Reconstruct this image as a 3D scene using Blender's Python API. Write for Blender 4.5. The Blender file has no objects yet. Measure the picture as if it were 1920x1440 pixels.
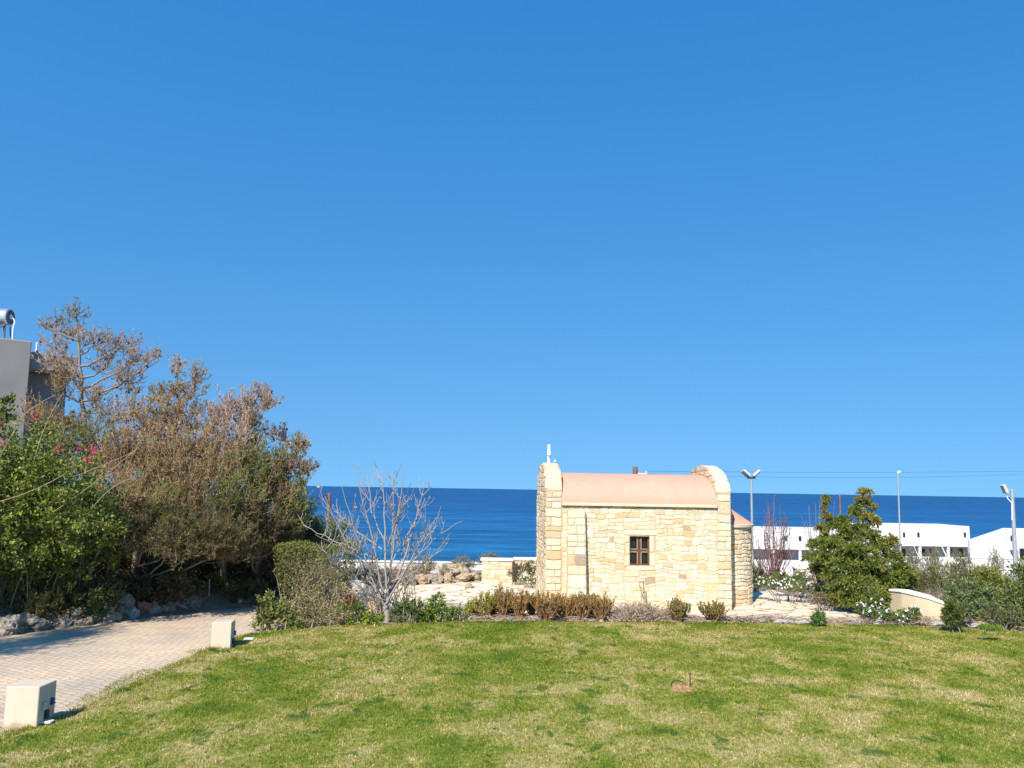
import bpy, math, random
import numpy as np
from mathutils import Vector, Matrix, noise as mnoise

scene = bpy.context.scene
COL = scene.collection
R = math.radians

# ------------------------------------------------------------------ camera
EYE = 2.7
FPX = 1600.0                      # focal length in pixels of the 1920 px frame
PITCH, ROLL = 7.0, 0.93
cam_d = bpy.data.cameras.new('camera')
cam = bpy.data.objects.new('camera', cam_d)
COL.objects.link(cam)
cam_d.sensor_width = 36.0
cam_d.lens = 36.0 * FPX / 1920.0
cam_d.clip_start = 0.1
cam_d.clip_end = 60000.0
CM = Matrix.Rotation(R(90 + PITCH), 4, 'X') @ Matrix.Rotation(R(ROLL), 4, 'Z')
cam.matrix_world = Matrix.Translation((0, 0, EYE)) @ CM
scene.camera = cam

# ------------------------------------------------------------------ sky and sun
SUN_AZ, SUN_EL = 21.0, 41.0       # from behind the viewer, to the left
w = bpy.data.worlds.new('World')
scene.world = w
w.use_nodes = True
nt = w.node_tree
bg = nt.nodes['Background']
sky = nt.nodes.new('ShaderNodeTexSky')
sky.sky_type = 'NISHITA'
sky.sun_disc = False
sky.sun_elevation = R(SUN_EL)
sky.sun_rotation = R(180 + SUN_AZ)
sky.altitude = 0
sky.air_density = 2.1
sky.dust_density = 0.0
sky.ozone_density = 3.0
# clear dry air: the pale band of the horizon is thin, so look a little higher into the dome
tc = nt.nodes.new('ShaderNodeTexCoord')
va = nt.nodes.new('ShaderNodeVectorMath'); va.operation = 'ADD'; va.inputs[1].default_value = (0, 0, 0.44)
vn = nt.nodes.new('ShaderNodeVectorMath'); vn.operation = 'NORMALIZE'
nt.links.new(tc.outputs['Generated'], va.inputs[0]); nt.links.new(va.outputs[0], vn.inputs[0]); nt.links.new(vn.outputs[0], sky.inputs['Vector'])
hs = nt.nodes.new('ShaderNodeHueSaturation')
hs.inputs['Saturation'].default_value = 1.54
hs.inputs['Hue'].default_value = 0.512
hs.inputs['Value'].default_value = 1.0
nt.links.new(sky.outputs[0], hs.inputs['Color'])
nt.links.new(hs.outputs[0], bg.inputs['Color'])
bg.inputs['Strength'].default_value = 0.113
sd = bpy.data.lights.new('sun', 'SUN')
sd.energy = 4.4
sd.angle = R(0.5)
sd.color = (1.0, 0.93, 0.82)
so = bpy.data.objects.new('sun', sd)
COL.objects.link(so)
sun_dir = Vector((-math.sin(R(SUN_AZ)) * math.cos(R(SUN_EL)), -math.cos(R(SUN_AZ)) * math.cos(R(SUN_EL)), math.sin(R(SUN_EL))))
so.rotation_euler = sun_dir.to_track_quat('Z', 'Y').to_euler()
so.location = (-20, -30, 40)
vs = scene.view_settings
vs.view_transform = 'Standard'
vs.look = 'None'
vs.exposure = 0.85
vs.gamma = 1.0
scene.cycles.max_bounces = 6
scene.cycles.transparent_max_bounces = 8

# ------------------------------------------------------------------ layout helpers
CM3 = np.array(CM.to_3x3())
def ray(px, py):
    return CM3 @ np.array([(px - 960) / FPX, -(py - 720) / FPX, -1.0])
def at(px, py, Y):
    """point of the place seen at that pixel of the photograph, Y metres ahead"""
    d = ray(px, py); k = Y / d[1]
    return np.array([d[0] * k, Y, EYE + d[2] * k])
def gnd(px, py, z=0.0):
    d = ray(px, py); k = (z - EYE) / d[2]
    return np.array([d[0] * k, d[1] * k, z])
def V3(p): return Vector((float(p[0]), float(p[1]), float(p[2])))

# ------------------------------------------------------------------ object helpers
def origin(o):
    v = np.zeros(3)
    while o is not None:
        v += np.array(o.location); o = o.parent
    return v
def tag(o, label=None, cat=None, group=None, kind=None):
    if label: o['label'] = label
    if cat: o['category'] = cat
    if group: o['group'] = group
    if kind: o['kind'] = kind
    return o
def thing(name, label, cat, loc=(0, 0, 0), rotz=0.0, group=None):
    o = bpy.data.objects.new(name, None)
    COL.objects.link(o)
    o.location = [float(c) for c in loc]; o.rotation_euler = (0, 0, rotz)
    o.empty_display_size = 0.2
    return tag(o, label, cat, group)
def mesh_np(name, V, F, m, parent=None, cols=None, smooth=False, loc=None, local=False):
    """one mesh object from arrays; F: list of arrays, each (n,k) of equal-sized faces"""
    V = np.asarray(V, dtype=np.float64)
    if not isinstance(F, list): F = [F]
    F = [np.asarray(f, dtype=np.int32) for f in F if len(f)]
    if loc is not None: V = V - np.asarray(loc, dtype=float)
    elif parent is not None and not local: V = V - origin(parent)
    me = bpy.data.meshes.new(name)
    me.vertices.add(len(V)); me.vertices.foreach_set('co', V.astype(np.float32).ravel())
    nl = sum(f.size for f in F); nf = sum(len(f) for f in F)
    me.loops.add(nl); me.polygons.add(nf)
    me.loops.foreach_set('vertex_index', np.concatenate([f.ravel() for f in F]))
    tot = np.concatenate([np.full(len(f), f.shape[1], np.int32) for f in F])
    st = np.concatenate([[0], np.cumsum(tot)[:-1]]).astype(np.int32)
    me.polygons.foreach_set('loop_start', st)
    me.polygons.foreach_set('use_smooth', np.full(nf, smooth, dtype=bool))
    if cols is not None:
        a = me.color_attributes.new('col', 'FLOAT_COLOR', 'POINT')
        c = np.ones((len(V), 4), np.float32); c[:, :3] = cols
        a.data.foreach_set('color', c.ravel())
    me.update(calc_edges=True); me.validate()
    me.materials.append(m)
    o = bpy.data.objects.new(name, me); COL.objects.link(o)
    if parent is not None: o.parent = parent
    if loc is not None: o.location = [float(c) for c in loc]
    return o

class MB:
    """collects simple solids into one mesh"""
    def __init__(s): s.v = []; s.f = {}
    def add(s, V, F):
        b = len(s.v); s.v.extend([tuple(float(c) for c in p) for p in V])
        for f in F: s.f.setdefault(len(f), []).append([b + i for i in f])
        return s
    def box(s, x0, x1, y0, y1, z0, z1, M=None):
        V = [(x, y, z) for z in (z0, z1) for y in (y0, y1) for x in (x0, x1)]
        if M is not None: V = [tuple(M @ Vector(p)) for p in V]
        return s.add(V, [(0, 2, 3, 1), (4, 5, 7, 6), (0, 1, 5, 4), (2, 6, 7, 3), (0, 4, 6, 2), (1, 3, 7, 5)])
    def bbox(s, x0, x1, y0, y1, z0, z1, b=0.01, M=None):
        """box with bevelled edges"""
        c = np.array([(x0 + x1) / 2, (y0 + y1) / 2, (z0 + z1) / 2]); h = np.array([(x1 - x0) / 2, (y1 - y0) / 2, (z1 - z0) / 2])
        V = []; idx = {}
        for sx in (-1, 1):
            for sy in (-1, 1):
                for sz in (-1, 1):
                    sg = np.array([sx, sy, sz])
                    for a in range(3):
                        p = h - b; p = p.copy(); p[a] = h[a]
                        idx[(sx, sy, sz, a)] = len(V); V.append(tuple(c + sg * p))
        if M is not None: V = [tuple(M @ Vector(p)) for p in V]
        F = []
        for a in range(3):
            o1, o2 = [k for k in range(3) if k != a]
            for sa in (-1, 1):
                q = []
                for s1, s2 in ((-1, -1), (1, -1), (1, 1), (-1, 1)):
                    k = [0, 0, 0]; k[a] = sa; k[o1] = s1; k[o2] = s2
                    q.append(idx[(*k, a)])
                F.append(q)
        for a in range(3):            # edges along axis a
            o1, o2 = [k for k in range(3) if k != a]
            for s1 in (-1, 1):
                for s2 in (-1, 1):
                    k0 = [0, 0, 0]; k0[a] = -1; k0[o1] = s1; k0[o2] = s2
                    k1 = list(k0); k1[a] = 1
                    F.append([idx[(*k0, o1)], idx[(*k1, o1)], idx[(*k1, o2)], idx[(*k0, o2)]])
        for sx in (-1, 1):
            for sy in (-1, 1):
                for sz in (-1, 1): F.append([idx[(sx, sy, sz, a)] for a in range(3)])
        return s.add(V, F)
    def tube(s, pts, rad, sides=8):
        if np.isscalar(rad): rad = [rad] * len(pts)
        V, F = tubes([(np.array(pts, float), np.array(rad, float))], sides, cap=True)
        for arr in F: s.add([], [])
        b = len(s.v); s.v.extend([tuple(p) for p in V])
        for arr in F:
            for f in arr: s.f.setdefault(len(f), []).append([b + int(i) for i in f])
        return s
    def prism(s, poly, z0, z1):
        n = len(poly); V = [(p[0], p[1], z0) for p in poly] + [(p[0], p[1], z1) for p in poly]
        return s.add(V, [tuple(range(n))[::-1], tuple(range(n, 2 * n))] + [(i, (i + 1) % n, n + (i + 1) % n, n + i) for i in range(n)])
    def extrude_x(s, prof, x0, x1):
        """profile of (y, z) points extruded along x"""
        n = len(prof); V = [(x0, p[0], p[1]) for p in prof] + [(x1, p[0], p[1]) for p in prof]
        return s.add(V, [tuple(range(n)), tuple(range(n, 2 * n))[::-1]] + [(i, n + i, n + (i + 1) % n, (i + 1) % n) for i in range(n)])
    def build(s, name, m, parent=None, smooth=False, loc=None, local=False):
        import bmesh
        o = mesh_np(name, np.array(s.v), [np.array(f) for f in s.f.values()], m, parent, None, smooth, loc, local)
        bm = bmesh.new(); bm.from_mesh(o.data); bmesh.ops.recalc_face_normals(bm, faces=bm.faces); bm.to_mesh(o.data); bm.free()
        return o

def tubes(paths, sides=4, cap=False):
    """tapered tubes along polylines, grouped by their number of points"""
    Vs, Fs, base = [], [], 0
    groups = {}
    for P, r in paths: groups.setdefault(len(P), []).append((P, r))
    ang = np.arange(sides) * 2 * math.pi / sides
    capf = []
    for m_, lst in groups.items():
        P = np.array([p for p, _ in lst], float); rr = np.array([r for _, r in lst], float)
        T = np.gradient(P, axis=1); T /= np.linalg.norm(T, axis=2, keepdims=True) + 1e-9
        mean = T.mean(axis=1, keepdims=True)
        ref = np.where(np.abs(mean[..., 2:3]) > 0.8, np.array([1.0, 0.2, 0.0]), np.array([0.1, 0.0, 1.0]))
        U = np.cross(T, np.broadcast_to(ref, T.shape)); U /= np.linalg.norm(U, axis=2, keepdims=True) + 1e-9
        W = np.cross(T, U)
        ring = P[:, :, None, :] + rr[:, :, None, None] * (np.cos(ang)[None, None, :, None] * U[:, :, None, :] + np.sin(ang)[None, None, :, None] * W[:, :, None, :])
        n = len(lst)
        Vs.append(ring.reshape(-1, 3))
        idx = base + np.arange(n * m_ * sides).reshape(n, m_, sides)
        a = idx[:, :-1, :]; b = idx[:, 1:, :]
        f = np.stack([a, np.roll(a, -1, 2), np.roll(b, -1, 2), b], axis=-1).reshape(-1, 4)
        Fs.append(f)
        if cap:
            capf.append(idx[:, 0, ::-1].reshape(-1, sides)); capf.append(idx[:, -1, :].reshape(-1, sides))
        base += n * m_ * sides
    F = [np.concatenate(Fs)] + ([np.concatenate(capf)] if cap else [])
    return np.concatenate(Vs), F

def bez(p0, p1, p2, n):
    t = np.linspace(0, 1, n)[:, None]
    return (1 - t) ** 2 * np.asarray(p0) + 2 * t * (1 - t) * np.asarray(p1) + t * t * np.asarray(p2)
def unit(v): return v / (np.linalg.norm(v, axis=-1, keepdims=True) + 1e-9)

# ------------------------------------------------------------------ materials
def new_mat(name):
    m = bpy.data.materials.new(name); m.use_nodes = True
    n = m.node_tree; b = n.nodes['Principled BSDF']
    return m, n, b
def ramp(n, stops):
    r = n.nodes.new('ShaderNodeValToRGB')
    e = r.color_ramp.elements
    while len(e) < len(stops): e.new(0.5)
    for k, (p, c) in enumerate(stops):
        e[k].position = p; e[k].color = (*c, 1) if len(c) == 3 else c
    return r
def coords(n, scale=1.0, src='Object', rot=(0, 0, 0)):
    t = n.nodes.new('ShaderNodeTexCoord'); mp = n.nodes.new('ShaderNodeMapping')
    mp.inputs['Scale'].default_value = (scale, scale, scale) if np.isscalar(scale) else scale
    mp.inputs['Rotation'].default_value = rot
    n.links.new(t.outputs[src], mp.inputs['Vector'])
    return mp.outputs[0]
def noise_tex(n, vec, scale, detail=4, rough=0.55, dist=0.0):
    t = n.nodes.new('ShaderNodeTexNoise'); t.inputs['Scale'].default_value = scale
    t.inputs['Detail'].default_value = detail; t.inputs['Roughness'].default_value = rough; t.inputs['Distortion'].default_value = dist
    if vec is not None: n.links.new(vec, t.inputs['Vector'])
    return t.outputs['Fac']
def mixc(n, fac, a, b, mode='MIX'):
    x = n.nodes.new('ShaderNodeMix'); x.data_type = 'RGBA'; x.blend_type = mode
    for s, val in ((x.inputs[0], fac), (x.inputs[6], a), (x.inputs[7], b)):
        if isinstance(val, (int, float)): s.default_value = val
        elif isinstance(val, tuple): s.default_value = (*val, 1)
        else: n.links.new(val, s)
    return x.outputs[2]
def math_n(n, op, a, b=0.0, clamp=False):
    x = n.nodes.new('ShaderNodeMath'); x.operation = op; x.use_clamp = clamp
    for s, val in ((x.inputs[0], a), (x.inputs[1], b)):
        if isinstance(val, (int, float)): s.default_value = val
        else: n.links.new(val, s)
    return x.outputs[0]
def bump(n, b, h, strength=0.3, dist=0.01):
    x = n.nodes.new('ShaderNodeBump'); x.inputs['Strength'].default_value = strength; x.inputs['Distance'].default_value = dist
    n.links.new(h, x.inputs['Height']); n.links.new(x.outputs[0], b.inputs['Normal'])
def plain(name, c, rough=0.7, var=0.15, scale=3.0, bscale=40.0, bstr=0.25, bdist=0.006, metal=0.0, spec=0.3, src='Object'):
    """a colour with soft patchy variation and a fine rough surface"""
    m, n, b = new_mat(name)
    v = coords(n, 1.0, src)
    f = noise_tex(n, v, scale, 5, 0.6)
    lo = tuple(x * (1 - var) for x in c); hi = tuple(min(1, x * (1 + var)) for x in c)
    rp = ramp(n, [(0.3, lo), (0.7, hi)]); n.links.new(f, rp.inputs[0])
    n.links.new(rp.outputs[0], b.inputs['Base Color'])
    b.inputs['Roughness'].default_value = rough; b.inputs['Metallic'].default_value = metal
    b.inputs['Specular IOR Level'].default_value = spec
    if bstr: bump(n, b, noise_tex(n, v, bscale, 4, 0.6), bstr, bdist)
    return m
def attr_mat(name, rough=0.7, trans=0.0, var=0.0, scale=20.0, bstr=0.0, bdist=0.004, spec=0.2, gain=None):
    m, n, b = new_mat(name)
    a = n.nodes.new('ShaderNodeVertexColor'); a.layer_name = 'col'
    c = a.outputs[0]
    if gain: c = mixc(n, 1.0, c, gain, 'MULTIPLY')
    if var:
        f = noise_tex(n, coords(n), scale, 6, 0.65)
        rp = ramp(n, [(0.28, (1 - var,) * 3), (0.72, (1 + var * 0.45,) * 3)]); n.links.new(f, rp.inputs[0])
        c = mixc(n, 1.0, c, rp.outputs[0], 'MULTIPLY')
    n.links.new(c, b.inputs['Base Color'])
    b.inputs['Roughness'].default_value = rough; b.inputs['Specular IOR Level'].default_value = spec
    if bstr: bump(n, b, noise_tex(n, coords(n), scale * 1.7, 6, 0.7), bstr, bdist)
    if trans:
        tr = n.nodes.new('ShaderNodeBsdfTranslucent'); n.links.new(c, tr.inputs[0])
        mx = n.nodes.new('ShaderNodeMixShader'); mx.inputs[0].default_value = trans
        n.links.new(b.outputs[0], mx.inputs[1]); n.links.new(tr.outputs[0], mx.inputs[2])
        n.links.new(mx.outputs[0], n.nodes['Material Output'].inputs[0])
    return m

M = {}
M['leaf'] = attr_mat('leaf', 0.5, 0.28, spec=0.35, gain=(1.42, 1.36, 1.25))
M['twig'] = attr_mat('twig', 0.8, 0.0, gain=(1.12, 1.1, 1.06))
M['petal'] = attr_mat('petal', 0.6, 0.2)
M['stone'] = attr_mat('limestone', 0.85, 0, 0.16, 14.0, 0.55, 0.012)
M['roughstone'] = attr_mat('porous_limestone', 0.9, 0, 0.22, 16.0, 0.7, 0.02)
M['rock'] = plain('weathered_rock', (0.33, 0.28, 0.215), 0.9, 0.45, 5.0, 14, 0.8, 0.04)
M['rock_tan'] = plain('tan_rock', (0.40, 0.31, 0.20), 0.9, 0.4, 6.0, 16, 0.8, 0.03)
M['rock_red'] = plain('red_rock', (0.44, 0.20, 0.11), 0.9, 0.35, 6.0, 16, 0.8, 0.03)
M['rock_white'] = plain('white_rock', (0.42, 0.395, 0.35), 0.85, 0.25, 6.0, 16, 0.8, 0.02)
M['mortar'] = plain('mortar', (0.60, 0.47, 0.28), 0.9, 0.12, 6.0, 60, 0.4, 0.006)
M['roof'] = plain('pink_roof_plaster', (0.60, 0.300, 0.212), 0.85, 0.05, 1.1, 50, 0.25, 0.004)
M['cornice'] = plain('cornice_plaster', (0.56, 0.46, 0.32), 0.8, 0.08, 3.0, 50, 0.2, 0.004)
M['whitewash'] = plain('whitewashed_wall', (0.62, 0.615, 0.60), 0.8, 0.04, 0.6, 8, 0.1, 0.01)
M['cap'] = plain('white_coping', (0.78, 0.74, 0.66), 0.8, 0.06, 2.0, 40, 0.2, 0.004)
M['concrete'] = plain('grey_render', (0.25, 0.235, 0.215), 0.85, 0.12, 0.7, 20, 0.25, 0.01)
M['beige'] = plain('beige_render', (0.57, 0.455, 0.34), 0.75, 0.05, 3.0, 90, 0.3, 0.002)
M['retaining'] = plain('cream_render', (0.55, 0.45, 0.29), 0.85, 0.12, 2.0, 30, 0.3, 0.006)
M['wood'] = plain('brown_wood', (0.13, 0.055, 0.025), 0.6, 0.35, 9.0, 30, 0.3, 0.003)
M['oldwood'] = plain('old_pole_wood', (0.17, 0.105, 0.075), 0.85, 0.3, 6.0, 30, 0.4, 0.006)
M['dark'] = plain('dark_plastic', (0.025, 0.025, 0.028), 0.5, 0.2, 9.0, 30, 0.0)
M['galv'] = plain('galvanised_steel', (0.36, 0.38, 0.39), 0.5, 0.12, 8.0, 40, 0.05, 0.002, metal=0.35)
M['white_metal'] = plain('white_painted_metal', (0.80, 0.80, 0.78), 0.4, 0.04, 5.0, 40, 0.05, 0.002)
M['lampbody'] = plain('lamp_housing', (0.46, 0.44, 0.40), 0.5, 0.15, 12.0, 40, 0.1, 0.002)
M['steel'] = plain('polished_tank_steel', (0.75, 0.76, 0.78), 0.25, 0.05, 3.0, 40, 0.0, metal=0.8)
M['grey_cap'] = plain('grey_tank_cap', (0.11, 0.11, 0.12), 0.6, 0.1, 5.0, 40, 0.0)
M['blue'] = plain('blue_plastic', (0.02, 0.06, 0.20), 0.4, 0.1, 9.0, 40, 0.0)
M['socket'] = plain('pale_socket_cover', (0.42, 0.44, 0.38), 0.4, 0.15, 9.0, 40, 0.0)
M['teal'] = plain('teal_sign_paint', (0.06, 0.22, 0.21), 0.5, 0.15, 8.0, 40, 0.0)
M['teal_light'] = plain('pale_sign_line', (0.30, 0.45, 0.42), 0.5, 0.1, 8.0, 40, 0.0)
M['cable'] = plain('black_cable', (0.05, 0.055, 0.07), 0.6, 0.1, 5.0, 40, 0.0)
M['soil'] = plain('reddish_soil', (0.36, 0.19, 0.10), 0.95, 0.35, 14.0, 60, 0.8, 0.02)
def mat_roof():
    m, n, b = new_mat('pink_roof_plaster'); v = coords(n)
    f1 = noise_tex(n, v, 1.3, 5, 0.6); f2 = noise_tex(n, coords(n, (3.3, 0.9, 0.9)), 1.0, 6, 0.7, 0.8); f3 = noise_tex(n, v, 5.0, 4, 0.6); f4 = noise_tex(n, v, 60.0, 4, 0.7)
    r1 = ramp(n, [(0.3, (0.62, 0.295, 0.205)), (0.7, (0.67, 0.325, 0.228))]); n.links.new(f1, r1.inputs[0])
    r2 = ramp(n, [(0.34, (0.945, 0.94, 0.935)), (0.5, (1, 1, 1))]); n.links.new(f2, r2.inputs[0])
    r3 = ramp(n, [(0.3, (0.94,) * 3), (0.7, (1.03,) * 3)]); n.links.new(f4, r3.inputs[0])
    c = mixc(n, 1.0, r1.outputs[0], r2.outputs[0], 'MULTIPLY'); c = mixc(n, 1.0, c, r3.outputs[0], 'MULTIPLY')
    n.links.new(c, b.inputs['Base Color']); b.inputs['Roughness'].default_value = 0.9; b.inputs['Specular IOR Level'].default_value = 0.2
    bump(n, b, math_n(n, 'ADD', f3, math_n(n, 'MULTIPLY', f4, 0.25)), 0.5, 0.02)
    return m
M['roof'] = mat_roof()
def mat_box():
    m, n, b = new_mat('beige_render'); v = coords(n)
    sp = n.nodes.new('ShaderNodeSeparateXYZ'); n.links.new(v, sp.inputs[0])
    f1 = noise_tex(n, v, 9.0, 5, 0.7); f2 = noise_tex(n, v, 3.0, 4, 0.6); f3 = noise_tex(n, coords(n, (30, 30, 2)), 1.0, 3, 0.6)
    # mud splashed up from the ground
    s = math_n(n, 'ADD', math_n(n, 'MULTIPLY', sp.outputs[2], 7.0), math_n(n, 'MULTIPLY', math_n(n, 'SUBTRACT', f1, 0.5), 2.2))
    r = ramp(n, [(0.30, (0.36, 0.27, 0.18)), (0.85, (0.57, 0.455, 0.34))]); n.links.new(s, r.inputs[0])
    r2 = ramp(n, [(0.3, (0.93,) * 3), (0.7, (1.03,) * 3)]); n.links.new(f2, r2.inputs[0])
    r3 = ramp(n, [(0.36, (0.965, 0.96, 0.95)), (0.46, (1, 1, 1))]); n.links.new(f3, r3.inputs[0])
    c = mixc(n, 1.0, r.outputs[0], r2.outputs[0], 'MULTIPLY'); c = mixc(n, 1.0, c, r3.outputs[0], 'MULTIPLY')
    n.links.new(c, b.inputs['Base Color']); b.inputs['Roughness'].default_value = 0.8; bump(n, b, noise_tex(n, v, 90, 4, 0.6), 0.3, 0.002)
    return m
M['beige'] = mat_box()
m_, n_, b_ = new_mat('window_glass')
b_.inputs['Base Color'].default_value = (0.012, 0.013, 0.016, 1); b_.inputs['Roughness'].default_value = 0.08
n_.links.new(ramp(n_, [(0, (0.01, 0.011, 0.013)), (1, (0.02, 0.02, 0.024))]).outputs[0], b_.inputs['Base Color'])
M['glass'] = m_
m_, n_, b_ = new_mat('solar_collector_glass')
b_.inputs['Base Color'].default_value = (0.01, 0.012, 0.02, 1); b_.inputs['Roughness'].default_value = 0.15
M['collector'] = m_

# bark and other single-colour stems get their colour from the 'col' attribute too
def mat_ground():
    m, n, b = new_mat('garden_soil')
    v = coords(n, 1.0)
    f1 = noise_tex(n, v, 1.3, 6, 0.65); f2 = noise_tex(n, v, 22.0, 5, 0.7)
    r1 = ramp(n, [(0.3, (0.16, 0.115, 0.075)), (0.55, (0.27, 0.20, 0.13)), (0.75, (0.36, 0.29, 0.20))]); n.links.new(f1, r1.inputs[0])
    r2 = ramp(n, [(0.3, (0.55,) * 3), (0.7, (1.25,) * 3)]); n.links.new(f2, r2.inputs[0])
    n.links.new(mixc(n, 1.0, r1.outputs[0], r2.outputs[0], 'MULTIPLY'), b.inputs['Base Color'])
    b.inputs['Roughness'].default_value = 0.95
    bump(n, b, f2, 0.8, 0.03)
    return m
def mat_path():
    m, n, b = new_mat('stone_pavers')
    v0 = coords(n, 1.0, 'Object', (0, 0, R(32)))
    # slightly wavy courses
    nz = n.nodes.new('ShaderNodeTexNoise'); nz.inputs['Scale'].default_value = 3.0; n.links.new(v0, nz.inputs['Vector'])
    mx = n.nodes.new('ShaderNodeVectorMath'); mx.operation = 'MULTIPLY_ADD'
    n.links.new(nz.outputs['Color'], mx.inputs[0]); mx.inputs[1].default_value = (0.16, 0.16, 0); n.links.new(v0, mx.inputs[2])
    br = n.nodes.new('ShaderNodeTexBrick'); n.links.new(mx.outputs[0], br.inputs['Vector'])
    br.inputs['Scale'].default_value = 1.0
    br.inputs['Brick Width'].default_value = 0.17; br.inputs['Row Height'].default_value = 0.105
    br.inputs['Mortar Size'].default_value = 0.012; br.inputs['Mortar Smooth'].default_value = 0.35
    br.inputs['Color1'].default_value = (0.60, 0.475, 0.335, 1); br.inputs['Color2'].default_value = (0.52, 0.42, 0.305, 1)
    br.inputs['Mortar'].default_value = (0.43, 0.34, 0.24, 1)
    f1 = noise_tex(n, v0, 0.7, 4, 0.6); f2 = noise_tex(n, v0, 30, 5, 0.7)
    r1 = ramp(n, [(0.35, (0.80, 0.80, 0.83)), (0.65, (1.12, 1.06, 0.97))]); n.links.new(f1, r1.inputs[0])
    r2 = ramp(n, [(0.3, (0.82,) * 3), (0.7, (1.12,) * 3)]); n.links.new(f2, r2.inputs[0])
    c = mixc(n, 1.0, br.outputs[0], r1.outputs[0], 'MULTIPLY'); c = mixc(n, 1.0, c, r2.outputs[0], 'MULTIPLY')
    n.links.new(c, b.inputs['Base Color']); b.inputs['Roughness'].default_value = 0.85
    h = math_n(n, 'SUBTRACT', math_n(n, 'MULTIPLY', f2, 0.3), br.outputs['Fac'])
    bump(n, b, h, 0.8, 0.012)
    return m
def mat_flags():
    m, n, b = new_mat('cream_flagstones')
    v = coords(n, (1.7, 3.0, 1.0))
    nz = n.nodes.new('ShaderNodeTexNoise'); nz.inputs['Scale'].default_value = 1.5; n.links.new(v, nz.inputs['Vector'])
    mx = n.nodes.new('ShaderNodeVectorMath'); mx.operation = 'MULTIPLY_ADD'
    n.links.new(nz.outputs['Color'], mx.inputs[0]); mx.inputs[1].default_value = (0.35, 0.35, 0); n.links.new(v, mx.inputs[2])
    e = n.nodes.new('ShaderNodeTexVoronoi'); e.feature = 'DISTANCE_TO_EDGE'; e.inputs['Scale'].default_value = 1.0; n.links.new(mx.outputs[0], e.inputs['Vector'])
    cl = n.nodes.new('ShaderNodeTexVoronoi'); cl.inputs['Scale'].default_value = 1.0; n.links.new(mx.outputs[0], cl.inputs['Vector'])
    sp = n.nodes.new('ShaderNodeSeparateColor'); n.links.new(cl.outputs['Color'], sp.inputs[0])
    r0 = ramp(n, [(0.0, (0.66, 0.53, 0.36)), (0.5, (0.76, 0.64, 0.46)), (1.0, (0.78, 0.68, 0.52))]); n.links.new(sp.outputs[0], r0.inputs[0])
    j = ramp(n, [(0.02, (0.42, 0.33, 0.22)), (0.065, (1, 1, 1))]); n.links.new(e.outputs['Distance'], j.inputs[0])
    f2 = noise_tex(n, coords(n), 9, 6, 0.7); r2 = ramp(n, [(0.3, (0.86,) * 3), (0.7, (1.1,) * 3)]); n.links.new(f2, r2.inputs[0])
    c = mixc(n, 1.0, r0.outputs[0], j.outputs[0], 'MULTIPLY'); c = mixc(n, 1.0, c, r2.outputs[0], 'MULTIPLY')
    n.links.new(c, b.inputs['Base Color']); b.inputs['Roughness'].default_value = 0.85
    bump(n, b, j.outputs[0], 0.7, 0.02)
    return m
def mat_grass(name, blades):
    m, n, b = new_mat(name)
    g = n.nodes.new('ShaderNodeNewGeometry')
    mp = n.nodes.new('ShaderNodeMapping'); mp.inputs['Scale'].default_value = (0.95, 0.72, 0.0); mp.inputs['Location'].default_value = (3.1, 1.7, 0)
    n.links.new(g.outputs['Position'], mp.inputs['Vector']); v = mp.outputs[0]
    f1 = noise_tex(n, v, 0.55, 4, 0.6, 0.8)      # broad dry and green areas
    f2 = noise_tex(n, v, 2.1, 4, 0.6, 0.4)        # tufts
    f3 = noise_tex(n, v, 17.0, 4, 0.75)            # fine
    s = math_n(n, 'ADD', math_n(n, 'MULTIPLY', f1, 0.52), math_n(n, 'MULTIPLY', f2, 0.48))
    s = math_n(n, 'ADD', s, math_n(n, 'MULTIPLY', math_n(n, 'SUBTRACT', f3, 0.5), 0.55))
    r1 = ramp(n, [(0.34, (0.086, 0.142, 0.009)), (0.43, (0.142, 0.192, 0.014)), (0.49, (0.205, 0.228, 0.029)), (0.545, (0.305, 0.280, 0.080)), (0.62, (0.41, 0.350, 0.150))])
    n.links.new(s, r1.inputs[0])
    # scattered dark green clover clumps
    f4 = noise_tex(n, v, 2.9, 3, 0.6, 0.5)
    r4 = ramp(n, [(0.605, (0, 0, 0)), (0.635, (0.8,) * 3)]); n.links.new(f4, r4.inputs[0])
    c = mixc(n, r4.outputs[0], r1.outputs[0], (0.060, 0.125, 0.012))
    f5 = noise_tex(n, v, 52.0, 3, 0.7)
    r5 = ramp(n, [(0.30, (0.60, 0.63, 0.6)), (0.5, (1.0, 1.0, 1.0)), (0.72, (1.5, 1.42, 1.35))]); n.links.new(f5, r5.inputs[0])
    c = mixc(n, 1.0, c, r5.outputs[0], 'MULTIPLY')
    if blades:
        a = n.nodes.new('ShaderNodeVertexColor'); a.layer_name = 'col'
        c = mixc(n, 1.0, c, a.outputs[0], 'MULTIPLY')
    n.links.new(c, b.inputs['Base Color']); b.inputs['Roughness'].default_value = 0.6; b.inputs['Specular IOR Level'].default_value = 0.25
    if blades:
        tr = n.nodes.new('ShaderNodeBsdfTranslucent'); n.links.new(c, tr.inputs[0])
        x = n.nodes.new('ShaderNodeMixShader'); x.inputs[0].default_value = 0.3
        n.links.new(b.outputs[0], x.inputs[1]); n.links.new(tr.outputs[0], x.inputs[2]); n.links.new(x.outputs[0], n.nodes['Material Output'].inputs[0])
    else:
        bump(n, b, noise_tex(n, v, 45.0, 4, 0.7), 0.8, 0.03)
    return m
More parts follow.
